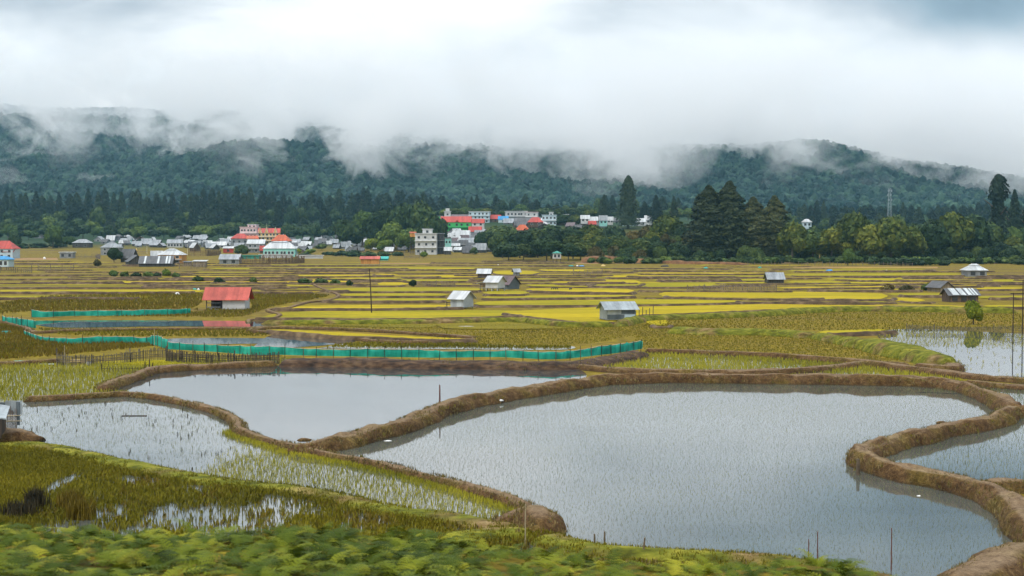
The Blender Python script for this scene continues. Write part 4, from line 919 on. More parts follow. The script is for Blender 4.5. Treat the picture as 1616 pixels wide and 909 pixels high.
def house(label, x0, x1, base, top, roof='g', rm='greyroof', wm='grey', rf=.45, dep=None, rot=None, st=1, nw=2, stilts=0, D=None, group=None, ov=.35, name='house', cat='house', bands=None, door=False, cap=False, wins=None, deck=False, trim=None, dz=0, rl=.4):
    pc = (x0 + x1) / 2
    if D is None: p = T(pc, base)
    else: xx = (pc - 808) / F * D; p = Vector((xx, D, AT(pc, base, D).z))
    mp = p.y / F; w = max((x1 - x0) * mp - 2 * ov, 1.2); Ht = (base - top) * mp; d = dep or w * .75
    d = min(d, 14)
    rot = hr.uniform(-.12, .12) if rot is None else rot
    o = empty(name, (p.x, p.y + d / 2, p.z + dz), rot)
    zs = stilts * mp; zr = Ht; ze = Ht - (Ht - zs) * rf
    z0 = zs if stilts else -1.2
    if roof in 'gG':
        ax = 'x' if roof == 'g' else 'y'
        wall_body(w, d, z0, ze, zr, ax).build('wall', BM[wm], o); gable_roof(w, d, ov, ze, zr, axis=ax).build('roof', BM[rm], o)
    elif roof == 'h':
        wall_body(w, d, z0, ze).build('wall', BM[wm], o); rf_ = hip_roof(w, d, ov, ze + .02, zr, rl, cap).build('roof', BM[rm], o)
        if cap: hip_roof(w * rl * .9, d * .3, .1, zr + .12, zr + .5, .6).build('roof_cap', BM[rm], o)
    elif roof == 's':      # one slope towards the viewer
        wall_body(w, d, z0, ze).build('wall', BM[wm], o)
        x = w/2 + ov; MB().add([(-x,-d/2-ov,ze+.02),(x,-d/2-ov,ze+.02),(x,d/2+ov,zr),(-x,d/2+ov,zr),(-x,-d/2-ov,ze+.09),(x,-d/2-ov,ze+.09),(x,d/2+ov,zr+.07),(-x,d/2+ov,zr+.07)], [(0,3,2,1),(4,5,6,7),(0,1,5,4),(1,2,6,5),(2,3,7,6),(3,0,4,7)]).build('roof', BM[rm], o)
    else:
        wall_body(w, d, z0, Ht - .35).build('wall', BM[wm], o); MB().box(-w/2-ov, w/2+ov, -d/2-ov, d/2+ov, Ht - .35, Ht).build('roof', BM[rm], o); ze = Ht - .35
    if nw:
        for s in range(st):
            sh = (ze - zs) / st; zc = zs + sh * (s + .5)
            for i in range(nw):
                xw = -w/2 + w * (i + .5) / nw + hr.uniform(-.03, .03) * w; ww = min(.6, w / nw * .28); wh = min(.6, sh * .28)
                if x1 - x0 > 19 and name in ('village_house', 'hotel', 'school_building'):
                    fr_ = MB().box(xw - ww - .08, xw + ww + .08, -d/2 - .04, -d/2 + .02, zc - wh - .08, zc + wh + .08).build('window', BM[bands if bands in ('trim', 'white', 'dkgreen') else 'trim' if wm not in ('white', 'darkwood') else 'grey'], o)
                    MB().box(xw - ww, xw + ww, -d/2 - .07, -d/2 - .043, zc - wh, zc + wh).build('pane', BM['glass'], fr_)
                else: MB().box(xw - ww, xw + ww, -d/2 - .05, -d/2 + .02, zc - wh, zc + wh).build('window', BM['glass'], o)
    if bands:
        for s in range(1, st):
            z = zs + (ze - zs) * s / st; MB().box(-w/2 - .25, w/2 + .25, -d/2 - .9, -d/2 + .1, z - .12, z + .12).build('balcony', BM[bands], o)
    if stilts:
        for i in range(3):
            for j in (-1, 1):
                xx = (-1 + i) * (w/2 - .12); MB().box(xx - .07, xx + .07, j * (d/2 - .12) - .07, j * (d/2 - .12) + .07, -.5, zs - .002).build('post', BM[trim or 'darkwood'], o)
    if door: MB().box(w*.1, w*.1 + .8, -d/2 - .06, -d/2 + .02, zs, zs + min(1.9, (ze - zs) * .85)).build('door', BM['darkwood'], o)
    tag(o, label, cat, group); o['_d'] = d; return o, w, d, zs, ze, zr
Hs = house
# left edge and the flat village
Hs('tall house with a red hipped roof at the left edge',-16,23,408,380,'h','red','bluew',.45,nw=3,st=2,name='village_house'); 
Hs('lower red porch roof in front of the tall red-roofed house',4,22,408,391,'s','red','grey',.4,dep=3,name='shed',cat='shed')
Hs('pale house with a blue roof on stilts at the left edge',-12,17,427,404,'h','blueroof','bluew',.32,stilts=6,nw=3,name='village_house')
Hs('dark wooden house with a pale hipped roof, alone at the left forest edge',113,142,391,377.5,'h','greyroof','darkwood',.42,nw=2,name='village_house')
Hs('brown far house among the trees on the left',38,55,373,357,'g','purplebrown','brown',.4,name='village_house')
Hs('long grey shed low among the trees on the left',52,85,376,366,'g','darkroof','grey',.5,nw=3,name='shed',cat='shed')
Hs('small pavilion with a flat white roof behind the black field edge',93,116,407.5,397.5,'f','whiteroof','grey',.2,nw=2,name='shed',cat='shed')
Hs('grey two-storey house with a wide hipped tin roof behind the dark tree',158,189,403,383,'h','greyroof','grey',.38,st=2,nw=2,rl=.3,cap=True,name='village_house')
Hs('small hut with a bright white roof above the grey hipped house',167,181,384,371.5,'g','whiteroof','grey',.55,nw=1,name='village_house')
Hs('tiny white-roofed hut right of the grey hipped house',187,197,387,379,'g','whiteroof','darkwood',.5,nw=1,name='village_house')
Hs('low green-walled hut in the middle of the left plots',200,208,385,373,'g','greyroof','teal',.4,nw=1,name='village_house')
Hs('dark gabled hut, first of the row beyond the pole',211,219,384,378,'G','greyroof','darkwood',.5,nw=0,rot=.5,name='village_house')
Hs('grey-roofed house second of the row beyond the pole',222,238,387,376.5,'g','greyroof','darkwood',.55,rot=.2,name='village_house')
Hs('grey-roofed house with a pink base, third of the row beyond the pole',239,254,389,378.5,'g','greyroof','darkwood',.5,rot=-.2,name='village_house')
Hs('long house with pale columns and grey-green roof',262,287,390.5,378,'g','greyroof','white',.42,nw=5,name='village_house')
Hs('tiny far hut with white roof near the forest, left one',237,245,374,368,'g','whiteroof','grey',.5,nw=0,name='village_house'); Hs('tiny far hut with white roof near the forest, right one',304,313.5,374,368,'g','whiteroof','grey',.5,nw=0,name='village_house')
Hs('dark barn with a striped steep roof, rearmost of the black gabled cluster',190,214,414,393,'g','darkroof','darkwood',.6,rot=-.35,nw=0,name='barn',cat='barn')
Hs('dark gabled barn in the middle of the black gabled cluster',194,224,418,403,'G','darkroof','darkwood',.62,rot=.4,nw=1,name='barn',cat='barn',dep=9)
o_, w_, d_, zs_, ze_, zr_ = Hs('largest dark barn with a long light-streaked roof in front of the orange house',216,270,421,404.5,'g','darkroof','darkwood',.66,rot=.12,nw=0,name='barn',cat='barn',dep=8)
for i, xx in enumerate((-.36, .05, .30, .38)): 
    sl_ = (zr_ - ze_) / (d_/2 + .0); a0 = Vector((xx * w_, -d_/2 - .3, ze_ - sl_ * .3 + .12)); a1 = Vector((xx * w_, -.2, zr_ - sl_ * .2 + .12))
    MB().add([(a0.x, a0.y, a0.z), (a0.x + .6, a0.y, a0.z), (a1.x + .6, a1.y, a1.z), (a1.x, a1.y, a1.z), (a0.x, a0.y, a0.z+.03), (a0.x + .6, a0.y, a0.z+.03), (a1.x + .6, a1.y, a1.z+.03), (a1.x, a1.y, a1.z+.03)], [(0,3,2,1),(4,5,6,7),(0,1,5,4),(1,2,6,5),(2,3,7,6),(3,0,4,7)]).build('roof_sheet', BM['whitesheet'], o_)
Hs('pale grey tin shed between the black barns and the orange house',236,256,412,396,'g','whiteroof','grey',.7,rot=.3,nw=0,name='shed',cat='shed')
Hs('two-storey house with orange hangings and a white hipped roof',248,289,416,394.5,'h','whiteroof','orangewood',.36,st=2,nw=3,bands='white',cap=True,name='village_house')
Hs('small gabled house with a shiny white roof behind the bamboo fence',299,314,397,383,'G','whiteroof','brown',.5,rot=.9,nw=0,name='village_house')
Hs('white tin roof, left of the row before the red hotel',319,334,388,379.5,'g','whiteroof','grey',.6,nw=0,name='village_house')
Hs('dark streaked tin roof in the middle of the row before the red hotel',322,341,393,384,'g','greyroof','darkwood',.7,rot=.4,nw=0,name='village_house')
Hs('long white tin roof before the red hotel',333,358,391,381.5,'g','whiteroof','grey',.55,nw=2,name='village_house')
Hs('small steep white roof on a dark gable before the red hotel',331,345,394,385.5,'G','whiteroof','darkwood',.6,rot=.8,nw=0,name='village_house')
Hs('small red-walled hut with a white porch roof',351,368,399,389,'s','whiteroof','red',.3,nw=1,name='hut',cat='hut')
# the red and white hotel
Hs('pink and white hotel block with a roof tower and red skirting roofs',378,406,386,358,'f','pink','pink',.2,st=3,nw=5,D=860,bands='trim',name='hotel',cat='hotel',dep=12)
o_, *_r = Hs('small blue-capped roof tower on the pink hotel',391,406,360,354,'f','whiteroof','pink',.2,st=1,nw=2,D=864,name='roof_room',cat='roof room',dep=6)
Hs('red tiled skirting roof on the left of the pink hotel',364,392,386,368.5,'h','red','grey',.45,D=850,nw=3,name='hotel_wing',cat='hotel wing',dep=8); Hs('orange-red lower roof in front of the pink hotel',388,408,386,372,'s','orange','grey',.35,D=846,nw=2,name='hotel_wing',cat='hotel wing',dep=5)
o_, w_, d_, zs_, ze_, zr_ = Hs('cream hotel wing with three pointed white gables and red roofs',406,441,386,360.5,'g','red','cream',.26,st=3,nw=6,D=850,bands='trim',name='hotel',cat='hotel',dep=9)
for xx in (-.42, -.12, .30):
    q = MB().strip([(xx*w_ - .9, -d_/2 - .6, ze_ - .2), (xx*w_ + .9, -d_/2 - .6, ze_ - .2), (xx*w_, -d_/2 - .6, zr_ + .7)], [(xx*w_ - .9, 0, ze_ - .2), (xx*w_ + .9, 0, ze_ - .2), (xx*w_, 0, zr_ + .7)]); q.f += [(0, 1, 2), (5, 4, 3)]; q.build('dormer', BM['cream'], o_)
    g = MB().tube([(xx*w_ - 1.05, -d_/2 - .7, ze_ - .3), (xx*w_, -d_/2 - .7, zr_ + .85), (xx*w_ + 1.05, -d_/2 - .7, ze_ - .3)], .14, 4).build('gable_trim', BM['trim'], o_)
Hs('broad red hipped wing on the right end of the cream hotel',428,458,386,370.5,'h','orange','pink',.62,D=842,nw=3,name='hotel_wing',cat='hotel wing',dep=8)
Hs('white-roofed two-storey house below the hotels',389,418,399,378,'g','whiteroof','grey',.3,st=2,nw=3,bands='trim',name='village_house')
Hs('rusty red shed against the turquoise house',409,420,400,388,'g','red','brown',.5,nw=0,name='shed',cat='shed')
o_, w_, d_, zs_, ze_, zr_ = Hs('large turquoise house with a wide white tin roof and ridge vent',413,465,405.5,382.5,'h','whiteroof','teal',.42,nw=8,st=1,rl=.6,cap=True,name='village_house')
Hs('low white annexe wall in front of the turquoise house',408,463,407,401,'f','white','white',.2,nw=0,name='garden_wall',cat='wall',dep=.3,rot=0)
Hs('white gabled end of the turquoise house on its right',452,470,405,391,'G','greenroof','white',.5,nw=1,rot=.3,name='village_house')
Hs('house roof under a blue sheet behind the turquoise house',434,452,390,380.5,'g','blueroof','grey',.6,nw=0,name='village_house')
Hs('grey tin house right behind the turquoise house',448,468,389,381,'g','whiteroof','grey',.6,nw=0,name='village_house')
Hs('field shed with a light ribbed roof and grey boards at the edge of the village',345,379,417,401.5,'g','greyroof','greywood',.46,nw=2,rot=-.03,name='shed',cat='shed')
Hs('long low white wall right of the reeds',468,511,408,402.3,'f','white','white',.2,nw=0,name='garden_wall',cat='wall',dep=.3,rot=0)
Hs('long low dark green fence wall left of the reeds',379,413,408.5,402.5,'f','greenroof','greenroof',.2,nw=0,name='garden_wall',cat='wall',dep=.3,rot=0)
Hs('small bamboo-walled shed with a thin white roof among dry fences',303,326,421.5,411,'s','whiteroof','bamboo',.15,nw=0,name='shed',cat='shed')
Hs('low dark shed left of the small bamboo-walled shed',288,303,420,412.5,'s','darkroof','bamboo',.2,nw=0,name='shed',cat='shed')
# scattered roofs in the middle
Hs('tiny house with a tilted red and white roof at the forest edge',535,546,373,363.5,'g','red','white',.5,nw=0,name='village_house')
for x0, x1, b, t, rm, rt in ((467,480,384,376,'whiteroof',.2),(474,492,390,381,'whiteroof',-.2),(505,516,376,368,'whiteroof',.5),(511,528,380,372.5,'greyroof',.1),(520,534,386,377.5,'greyroof',0),(514,523,387,380,'whiteroof',.4),(480,492,393,385,'darkroof',.3),(537,552,393,381.5,'greyroof',.3),(545,560,398,388,'whiteroof',-.1),(556,573,390,382,'whiteroof',.1),(575,590,386,379,'darkroof',0),(612,624,392,379,'whiteroof',.1),(607,622,399,390,'whiteroof',-.2),(627,641,396,388,'darkroof',.1),(638,648,394,387,'whiteroof',.2),(563,575,397,391,'darkroof',0),(592,606,390,384,'darkroof',.2),(495,507,386,379,'darkroof',.2),(528,540,377,371,'darkroof',.2),(455,466,382,375,'darkroof',.2),(548,560,376,370,'darkroof',.2),(478,490,380,374,'greyroof',-.4)):
    Hs({'whiteroof':'small house with a white tin roof','greyroof':'small house with a dull grey tin roof','darkroof':'small house with a dark tin roof'}[rm] + ' left of the hill village', x0, x1, b, t, hr.choice('gggG'), rm, hr.choice(['grey', 'darkwood', 'brown']), .6, rot=rt, nw=1, name='village_house', group='crowded tin-roofed houses, ' + rm)
# the hill village
Hs('white three-storey house with balconies at the foot of the hill',654,690,402,368,'f','white','white',.2,st=3,nw=3,bands='trim',name='village_house',rot=0)
Hs('white roof room on top of the white three-storey house',666,683,369,361,'f','white','white',.2,nw=1,D=T(672,402).y+3,name='roof_room',cat='roof room',dep=5)
o_, w_, d_, zs_, ze_, zr_ = Hs('orange-roofed lookout box on tall posts left of the white three-storey house',646,657,401,366,'g','orange','orangewood',.15,stilts=27,nw=0,name='lookout',cat='lookout',dep=3)
Hs('dark concrete house squeezed right of the white three-storey house',688,702,401,368,'f','greyroof','darkwood',.2,st=3,nw=2,bands='greyroof',name='village_house')
Hs('pale green narrow house right of the dark concrete one',701,713,399,375,'f','greyroof','teal',.2,st=2,nw=2,name='village_house')
Hs('small lean-to with a slanted white roof below the pale green narrow house',700,713,402,390,'s','whiteroof','darkwood',.5,nw=0,name='shed',cat='shed')
Hs('white two-storey little house in the dark crowded slope',712,726,398,384,'g','whiteroof','white',.25,st=2,nw=2,name='village_house')
for x0, x1, b, t, rm, lb in ((711,727,384,373,'whiteroof','white tin roof just right of the pale green narrow house'),(719,742,378,363.5,'whiteroof','large bright white tin roof under the green building'),(726,753,388,375.5,'greyroof','slanted grey tin roof above the crowded dark houses'),(704,722,375,365,'darkroof','dark roof left of the large bright white one'),(740,762,378,367,'darkroof','dark roof below the lower red roof'),(712,738,390,380,'darkroof','dark wooden house in the middle of the crowded slope'),(735,752,395,383,'darkroof','dark wooden house at the right of the crowded slope'),(750,768,399,384,'greyroof','grey jumble of tin at the foot of the crowded slope'),(765,782,398,386,'darkroof','dark house at the right foot of the slope')):
    Hs(lb, x0, x1, b, t, 'g', rm, 'darkwood', .6, nw=2, name='village_house')
o_, w_, d_, zs_, ze_, zr_ = Hs('long bright green building of two floors with a red roof',695,744,368,341.5,'g','red','green',.33,st=2,nw=5,bands='dkgreen',dep=10,name='school_building',cat='building',rot=0)
q = MB().strip([(-.4, -d_/2 - .5, ze_), (1.8, -d_/2 - .5, ze_), (.7, -d_/2 - .5, ze_ + 1.3)], [(-.4, 0, ze_), (1.8, 0, ze_), (.7, 0, ze_ + 1.3)]); q.f += [(0, 1, 2), (5, 4, 3)]; q.build('dormer', BM['red'], o_)
Hs('small green annexe with a grey roof at the left end of the green building',687,699,356,340.5,'f','greyroof','green',.2,nw=1,name='annexe',cat='building')
o_, w_, d_, zs_, ze_, zr_ = Hs('white stair tower with a flat roof rising behind the green building',700,712.5,352,333,'f','white','white',.2,st=2,nw=1,ov=.5,D=950,bands='trim',name='tower',cat='tower')
MB().box(-1.3, 1.3, -1.2, 1.2, zr_ + .002, zr_ + 1.8).build('roof_room', BM['white'], o_)
Hs('white house with a red roof right of the green building',744,765,362,345.5,'g','red','white',.36,nw=2,st=2,name='village_house')
Hs('lower red roof in front of the white house with a red roof',739,761,370,357.5,'g','red','darkwood',.6,nw=1,name='village_house')
Hs('white building with open floors and a flat roof on the hilltop',740,774,352,333.5,'f','white','bluew',.2,st=3,nw=5,bands='trim',D=950,name='village_house')
Hs('dark-roofed long house behind the green building',712,742,349,338.5,'g','purplebrown','bluew',.4,nw=3,D=975,name='village_house')
Hs('red roof right of the flat-roofed hilltop building',772,791,351,339,'g','red','brown',.5,nw=1,D=955,name='village_house')
Hs('blue roof on the hilltop',786,803,352,341,'g','blueroof','bluew',.45,nw=1,D=950,name='village_house')
Hs('long white flat building on the hilltop',797,832,350,333,'f','white','white',.2,st=2,nw=6,bands='greyroof',D=965,name='village_house')
Hs('white house with roof railings right of the long white flat building',829,850,349,334.5,'f','pink','white',.2,st=2,nw=2,bands='trim',D=960,name='village_house')
Hs('wide dark slate roof in front of the long white flat building',812,850,360,343.5,'g','darkroof','darkwood',.62,nw=3,D=920,name='village_house')
Hs('red star-shaped roof on the hill',832,858,356,342.5,'h','red','brown',.6,nw=2,D=905,name='village_house')
Hs('pale blue house with a small tower on the hill',855,879,356,339,'f','bluew','bluew',.2,st=2,nw=4,bands='trim',D=925,name='village_house')
Hs('little white tower of the pale blue house',866,874,342,334.5,'f','white','white',.2,nw=1,D=927,name='tower',cat='tower')
Hs('orange-red hipped roof among the treetops',813,836,372,354.5,'h','orange','grey',.5,nw=2,D=850,name='village_house')
Hs('orange-walled house on the hilltop',887,898,354,338,'f','whiteroof','orangewood',.2,nw=1,D=930,name='village_house')
for x0, x1, b, t, rm, wm, lb in ((916,931,350,339.5,'whiteroof','white','white roof, leftmost of the group right of the olive hilltop tree'),(929,944,353,342,'whiteroof','grey','white roof in the middle of the group right of the olive hilltop tree'),(928,941,358,348.5,'red','brown','red roof below the white ones right of the olive hilltop tree'),(945,959,354,340,'greyroof','teal','turquoise house right of the white roofs on the hilltop'),(958,968,352,342,'whiteroof','white','small white house at the foot of the tall shouldered conifer'),(979,1003,356,347,'darkroof','bluew','long blue-grey roof right of the tall shouldered conifer'),(1001,1019,355,344.5,'whiteroof','white','shiny white roof left of the yellow-topped tree'),(1017,1036,353,340,'whiteroof','white','white house half hidden by the yellow-topped tree'),(903,917,355,346,'greyroof','grey','grey roof half hidden by the olive hilltop tree')):
    Hs(lb, x0, x1, b, t, 'g', rm, wm, .5, nw=2, D=hr.uniform(885, 930), name='village_house')
for x0, x1, b, t, rm, lb in ((792,804,399,378,'whiteroof','upper of the lone white-gabled huts below the hill trees'),(796,812,399,386,'greyroof','grey slanting roof right of the lone white-gabled huts'),(782,797,398,388,'darkroof','dark hut left of the lone white-gabled huts')):
    Hs(lb, x0, x1, b, t, hr.choice('gs'), rm, 'greywood', .4, nw=1, name='village_house')
# filler: the small dark and grey roofs packed between the others
def packed(n, xa, xb, ya, yb, cols, lab, grp, seed, wr=(10, 20), hr_=(7, 11)):
    q = random.Random(seed)
    for i in range(n):
        x = q.uniform(xa, xb); y = ya + (yb - ya) * (i + .5) / n; w_ = q.uniform(*wr); rm = q.choice(cols)
        Hs({'whiteroof': 'pale', 'greyroof': 'grey', 'darkroof': 'dark', 'purplebrown': 'brown'}[rm] + '-roofed ' + lab, x, x + w_, y, y - q.uniform(*hr_), q.choice('gggGs'), rm, q.choice(['darkwood', 'grey', 'brown', 'greywood']), q.uniform(.5, .7), rot=q.uniform(-.5, .5), nw=1, name='village_house', group=grp + ', ' + rm)
packed(34, 694, 786, 369, 402, ['darkroof', 'darkroof', 'greyroof', 'whiteroof', 'purplebrown'], 'little house packed on the slope below the green building', 'houses packed below the green building', 1, (10, 18), (8, 12))
packed(18, 790, 960, 351, 362, ['darkroof', 'greyroof', 'purplebrown', 'whiteroof'], 'house on the hilltop among the larger ones', 'small houses on the hilltop', 2, (14, 24))
packed(44, 450, 645, 374, 399, ['darkroof', 'darkroof', 'greyroof', 'whiteroof'], 'house scattered left of the hill village foot', 'houses scattered left of the hill village', 3, (9, 17), (6, 9))
packed(46, 140, 375, 376, 392, ['darkroof', 'greyroof', 'greyroof', 'whiteroof'], 'hut in the plots left of the red hotel', 'huts left of the red hotel', 4, (9, 16), (6, 9))
packed(16, 350, 480, 376, 397, ['darkroof', 'greyroof', 'whiteroof'], 'house around the turquoise house and the hotels', 'houses around the hotels', 5, (10, 18), (7, 10))
Hs('lone pale blue house above the wood on the right',1266,1281,358,345.5,'h','whiteroof','bluew',.4,nw=2,D=700,dz=0,name='village_house')
Hs('long shed with a white striped roof and green wall at the right edge',1586,1650,408,393,'g','whiteroof','teal',.5,nw=4,name='shed',cat='shed',rot=0)

# ------------------------------------------------------------------ field huts, nearer and with more of their parts
def add_wallsheet(o, x0, x1, y, z0, z1, m, name='wall_panel'): MB().box(x0, x1, y - .03, y, z0, z1).build(name, BM[m], o)
# red-roofed
def hut_red():
    b = G(357, 489); s = b.y / F; o = empty('field_hut', (b.x, b.y + 1.6, 0), -.02); w = 66 * s; zr = 34.5 * s; ze = 17.5 * s; d = 3.4
    gable_roof(w - .2, d, .45, ze + .15, zr, th=.06).build('roof', BM['redfade'], o)
    MB().box(-w*.08, w/2 - .25, -d/2, d/2, .1, ze).build('wall', BM['white'], o)
    MB().box(-w/2 + .25, -w*.08 - .003, d/2 - .08, d/2, .1, ze).build('back_wall', BM['darkwood'], o)
    for x in (-w/2 + .2, -w/2 + 1.1, -w*.1 - .1):
        for y in (-d/2 + .08, d/2 - .15): MB().box(x - .06, x + .06, y - .06, y + .06, -.1, ze + .2).build('post', BM['darkwood'], o)
    for z in (.35, .95): MB().box(-w/2 + .28, -w*.1 - .18, -d/2 - .0, -d/2 + .06, z, z + .1).build('rail', BM['greywood'], o)
    MB().box(-w/2 + .15, w/2 - .2, -d/2 - .05, d/2 + .05, -.1, .1).build('floor_deck', BM['greywood'], o)
    q = MB().strip([(-w/2 + .02, -d/2, ze + .12), (-w/2 + .02, d/2, ze + .12), (-w/2 + .02, 0, zr - .1)], [(-w/2 + .1, -d/2, ze + .12), (-w/2 + .1, d/2, ze + .12), (-w/2 + .1, 0, zr - .1)]); q.f += [(0, 1, 2), (5, 4, 3)]; q.build('gable_board', BM['darkwood'], o)
    tag(o, 'field hut with a faded red tin roof, white wall and open dark left bay', 'hut')
hut_red()
def stilt_hut(label, x0, x1, base, top, roofm, wallm, d, rot, stilt, rf, deck=0, annexe=False, gable='y', sheets=None, door=True, wallside=None, ov=.4, postm='greywood'):
    b = G((x0 + x1) / 2, base); s = b.y / F; ca = abs(math.cos(rot)); sa = abs(math.sin(rot))
    w = ((x1 - x0) * s - d * sa) / max(ca, .3) - ov * 1.4; Ht = (base - top) * s; z0 = stilt * s; ze = Ht - (Ht - z0) * rf
    o = empty('field_hut', (b.x, b.y + d / 2, 0), rot)
    wall_body(w, d, z0, ze, Ht - .1, 'x').build('wall', BM[wallm], o)
    gable_roof(w, d, ov, ze, Ht - .05, th=.05).build('roof', BM[roofm], o)
    for i in range(3):
        for j in (-1, 1):
            x = (-1 + i) * (w/2 - .1); MB().box(x - .06, x + .06, j * (d/2 - .1) - .06, j * (d/2 - .1) + .06, -.15, z0 - .002).build('post', BM[postm], o)
    MB().box(-w/2 - .04 - deck, w/2 + .04, -d/2 - .04, d/2 + .04, z0 - .09, z0 - .003).build('floor_deck', BM['greywood'], o)
    if deck:
        for y in (-d/2 + .05, 0, d/2 - .05): MB().box(-w/2 - deck, -w/2 - deck + .09, y - .04, y + .04, -.15, z0 + .7).build('deck_post', BM['darkwood'], o)
        MB().box(-w/2 - deck, -w/2 - deck + .05, -d/2, d/2, z0 + .55, z0 + .63).build('deck_rail', BM['darkwood'], o)
    if door: MB().box(-w/2 - .05, -w/2 + .02, -.45, .35, z0 + .02, z0 + (ze - z0) * .85).build('door', BM['darksheet'], o)
    if sheets:
        for (a, c, e, g, m) in sheets: MB().box(-w/2 + a * w, -w/2 + c * w, -d/2 - .035, -d/2 - .004, z0 + e * (ze - z0), z0 + g * (ze - z0)).build('wall_sheet', BM[m], o)
    tag(o, label, 'hut'); return o, w, d, z0, ze, Ht
o_, w_, d_, z0_, ze_, Ht_ = stilt_hut('white sheet-metal hut on short stilts with a dark porch on its left', 708, 749, 487.5, 459.5, 'whiteroof', 'whitesheet', 2.9, -.5, 3, .42, deck=.7)
stilt_hut('blue-grey patched metal hut with a railed deck at its right end', 945, 1007, 506.5, 476.5, 'greysheet', 'greysheet', 3.2, .22, 3, .38, sheets=[(.02, .5, .45, .98, 'whitesheet'), (.5, .98, .5, .98, 'darksheet'), (.02, .6, 0, .4, 'darksheet'), (.62, .98, .02, .42, 'bluew')], door=False)
for i in range(6):
    p = G(1003 + i * 5.5, 503 - i * .6); MB().tube([(p.x, p.y, -.1), (p.x + .02, p.y, 1.0 + .2 * (i % 3))], .05, 5).build('fence_post', BM['darkwood']); tag(COL.objects[-1], 'dark short post in the row at the right end of the patched metal hut', 'post', 'short posts beside the patched metal hut')
o_, w_, d_, z0_, ze_, Ht_ = stilt_hut('white-walled stilt hut with a lean-to porch roof on its left', 764, 799, 459.5, 435.5, 'whiteroof', 'white', 3.2, -.45, 5, .45, deck=1.2, postm='whitesheet')
MB().add([(-w_/2 - 1.9, -d_/2 - .1, z0_ + (ze_-z0_)*.62), (-w_/2 - 1.9, d_/2, z0_ + (ze_-z0_)*.62), (-w_/2, d_/2, ze_), (-w_/2, -d_/2 - .1, ze_), (-w_/2 - 1.9, -d_/2 - .1, z0_ + (ze_-z0_)*.62 + .06), (-w_/2 - 1.9, d_/2, z0_ + (ze_-z0_)*.62 + .06), (-w_/2, d_/2, ze_ + .06), (-w_/2, -d_/2 - .1, ze_ + .06)], [(0,1,2,3),(7,6,5,4),(0,4,5,1),(1,5,6,2),(2,6,7,3),(3,7,4,0)]).build('porch_roof', BM['whiteroof'], o_)
Hs('dark wooden hut with a purple-brown gable roof right of the white stilt hut', 791, 817, 456.5, 436, 'g', 'purplebrown', 'darksheet', .55, rot=-.75, nw=0, name='field_hut', cat='hut', dep=3.0)
stilt_hut('hut with a white roof over brown plank walls, farther than the white stilt hut', 752, 777, 439, 424.3, 'whiteroof', 'brown', 3.2, -.12, 2, .5, door=False)
stilt_hut('tiny grey stilt hut standing alone behind the purple-brown roof', 808, 822, 438, 424, 'greyroof', 'greywood', 2.4, .2, 4, .45, door=False)
Hs('stone hut with a green pyramid roof and white upper wall below the wood', 871, 887, 416, 396, 'h', 'greenroof', 'white', .3, stilts=8, nw=2, name='field_hut', cat='hut', rl=.1, rot=0)
Hs('small plank hut with a white and dark streaked roof in the fields on the right', 1209, 1239, 447, 430.5, 'g', 'greyroof', 'darkwood', .55, rot=.06, nw=0, name='field_hut', cat='hut', dep=3.4)
Hs('white-roofed field house with a ridge vent in front of the hedge', 1524, 1559, 436.5, 419.5, 'h', 'whiteroof', 'grey', .42, rot=.05, nw=2, cap=True, rl=.5, name='field_house', cat='house', dep=4.5)
Hs('dark gabled hut behind the striped-roof hut on the right', 1474, 1503, 461, 444.5, 'G', 'darkroof', 'bamboo', .5, rot=.35, nw=0, name='field_hut', cat='hut', dep=4)
o_, w_, d_, zs_, ze_, zr_ = Hs('long hut whose roof alternates white and dark metal sheets', 1494, 1547, 477, 456.5, 'g', 'darkroof', 'brown', .42, rot=.04, nw=3, name='field_hut', cat='hut', dep=3.6)
for a, c in ((-.40, -.18), (-.12, .06), (.14, .27), (.31, .38), (.42, .48)):
    sl_ = (zr_ - ze_) / (d_/2); y0, y1 = -d_/2 - .33, -.06; za = ze_ - sl_ * .33 + .13; zb_ = zr_ - sl_ * .06 + .13; sh = -.25
    MB().add([(a*w_, y0, za), (c*w_, y0, za), (c*w_ + sh, y1, zb_), (a*w_ + sh, y1, zb_), (a*w_, y0, za+.03), (c*w_, y0, za+.03), (c*w_ + sh, y1, zb_+.03), (a*w_ + sh, y1, zb_+.03)], [(0,3,2,1),(4,5,6,7),(0,1,5,4),(1,2,6,5),(2,3,7,6),(3,0,4,7)]).build('roof_sheet', BM['whitesheet'], o_)
stilt_hut('bright orange plank hut on stilts with a dull red roof', 568, 599, 419.5, 404.5, 'redfade', 'orangewood', 3.6, .0, 2.5, .3, door=False)
Hs('low shelter of green tarpaulin right of the orange plank hut', 596, 613, 411, 405, 'g', 'tealtrim', 'tealtrim', .5, nw=0, name='shelter', cat='shelter', rot=0, dep=4)
# the edge of a hut low on the left
b = G(-8, 690, .6)
o = empty('pondside_hut', (b.x - .3, b.y + 1.2, 0), .1); s = b.y / F
MB().add([(-2.2, -1.3, 1.95), (.75, -1.3, 1.50), (.35, 1.2, 1.85), (-2.2, 1.2, 2.3), (-2.2, -1.3, 2.01), (.75, -1.3, 1.56), (.35, 1.2, 1.91), (-2.2, 1.2, 2.36)], [(0,3,2,1),(4,5,6,7),(0,1,5,4),(1,2,6,5),(2,3,7,6),(3,0,4,7)]).build('roof', BM['greysheet'], o)
MB().box(-2.1, .2, -1.0, 1.0, .4, 1.5).build('wall', BM['brown'], o)
tag(o, 'corner of a hut with a pale tin roof at the left edge beside the pond', 'hut')
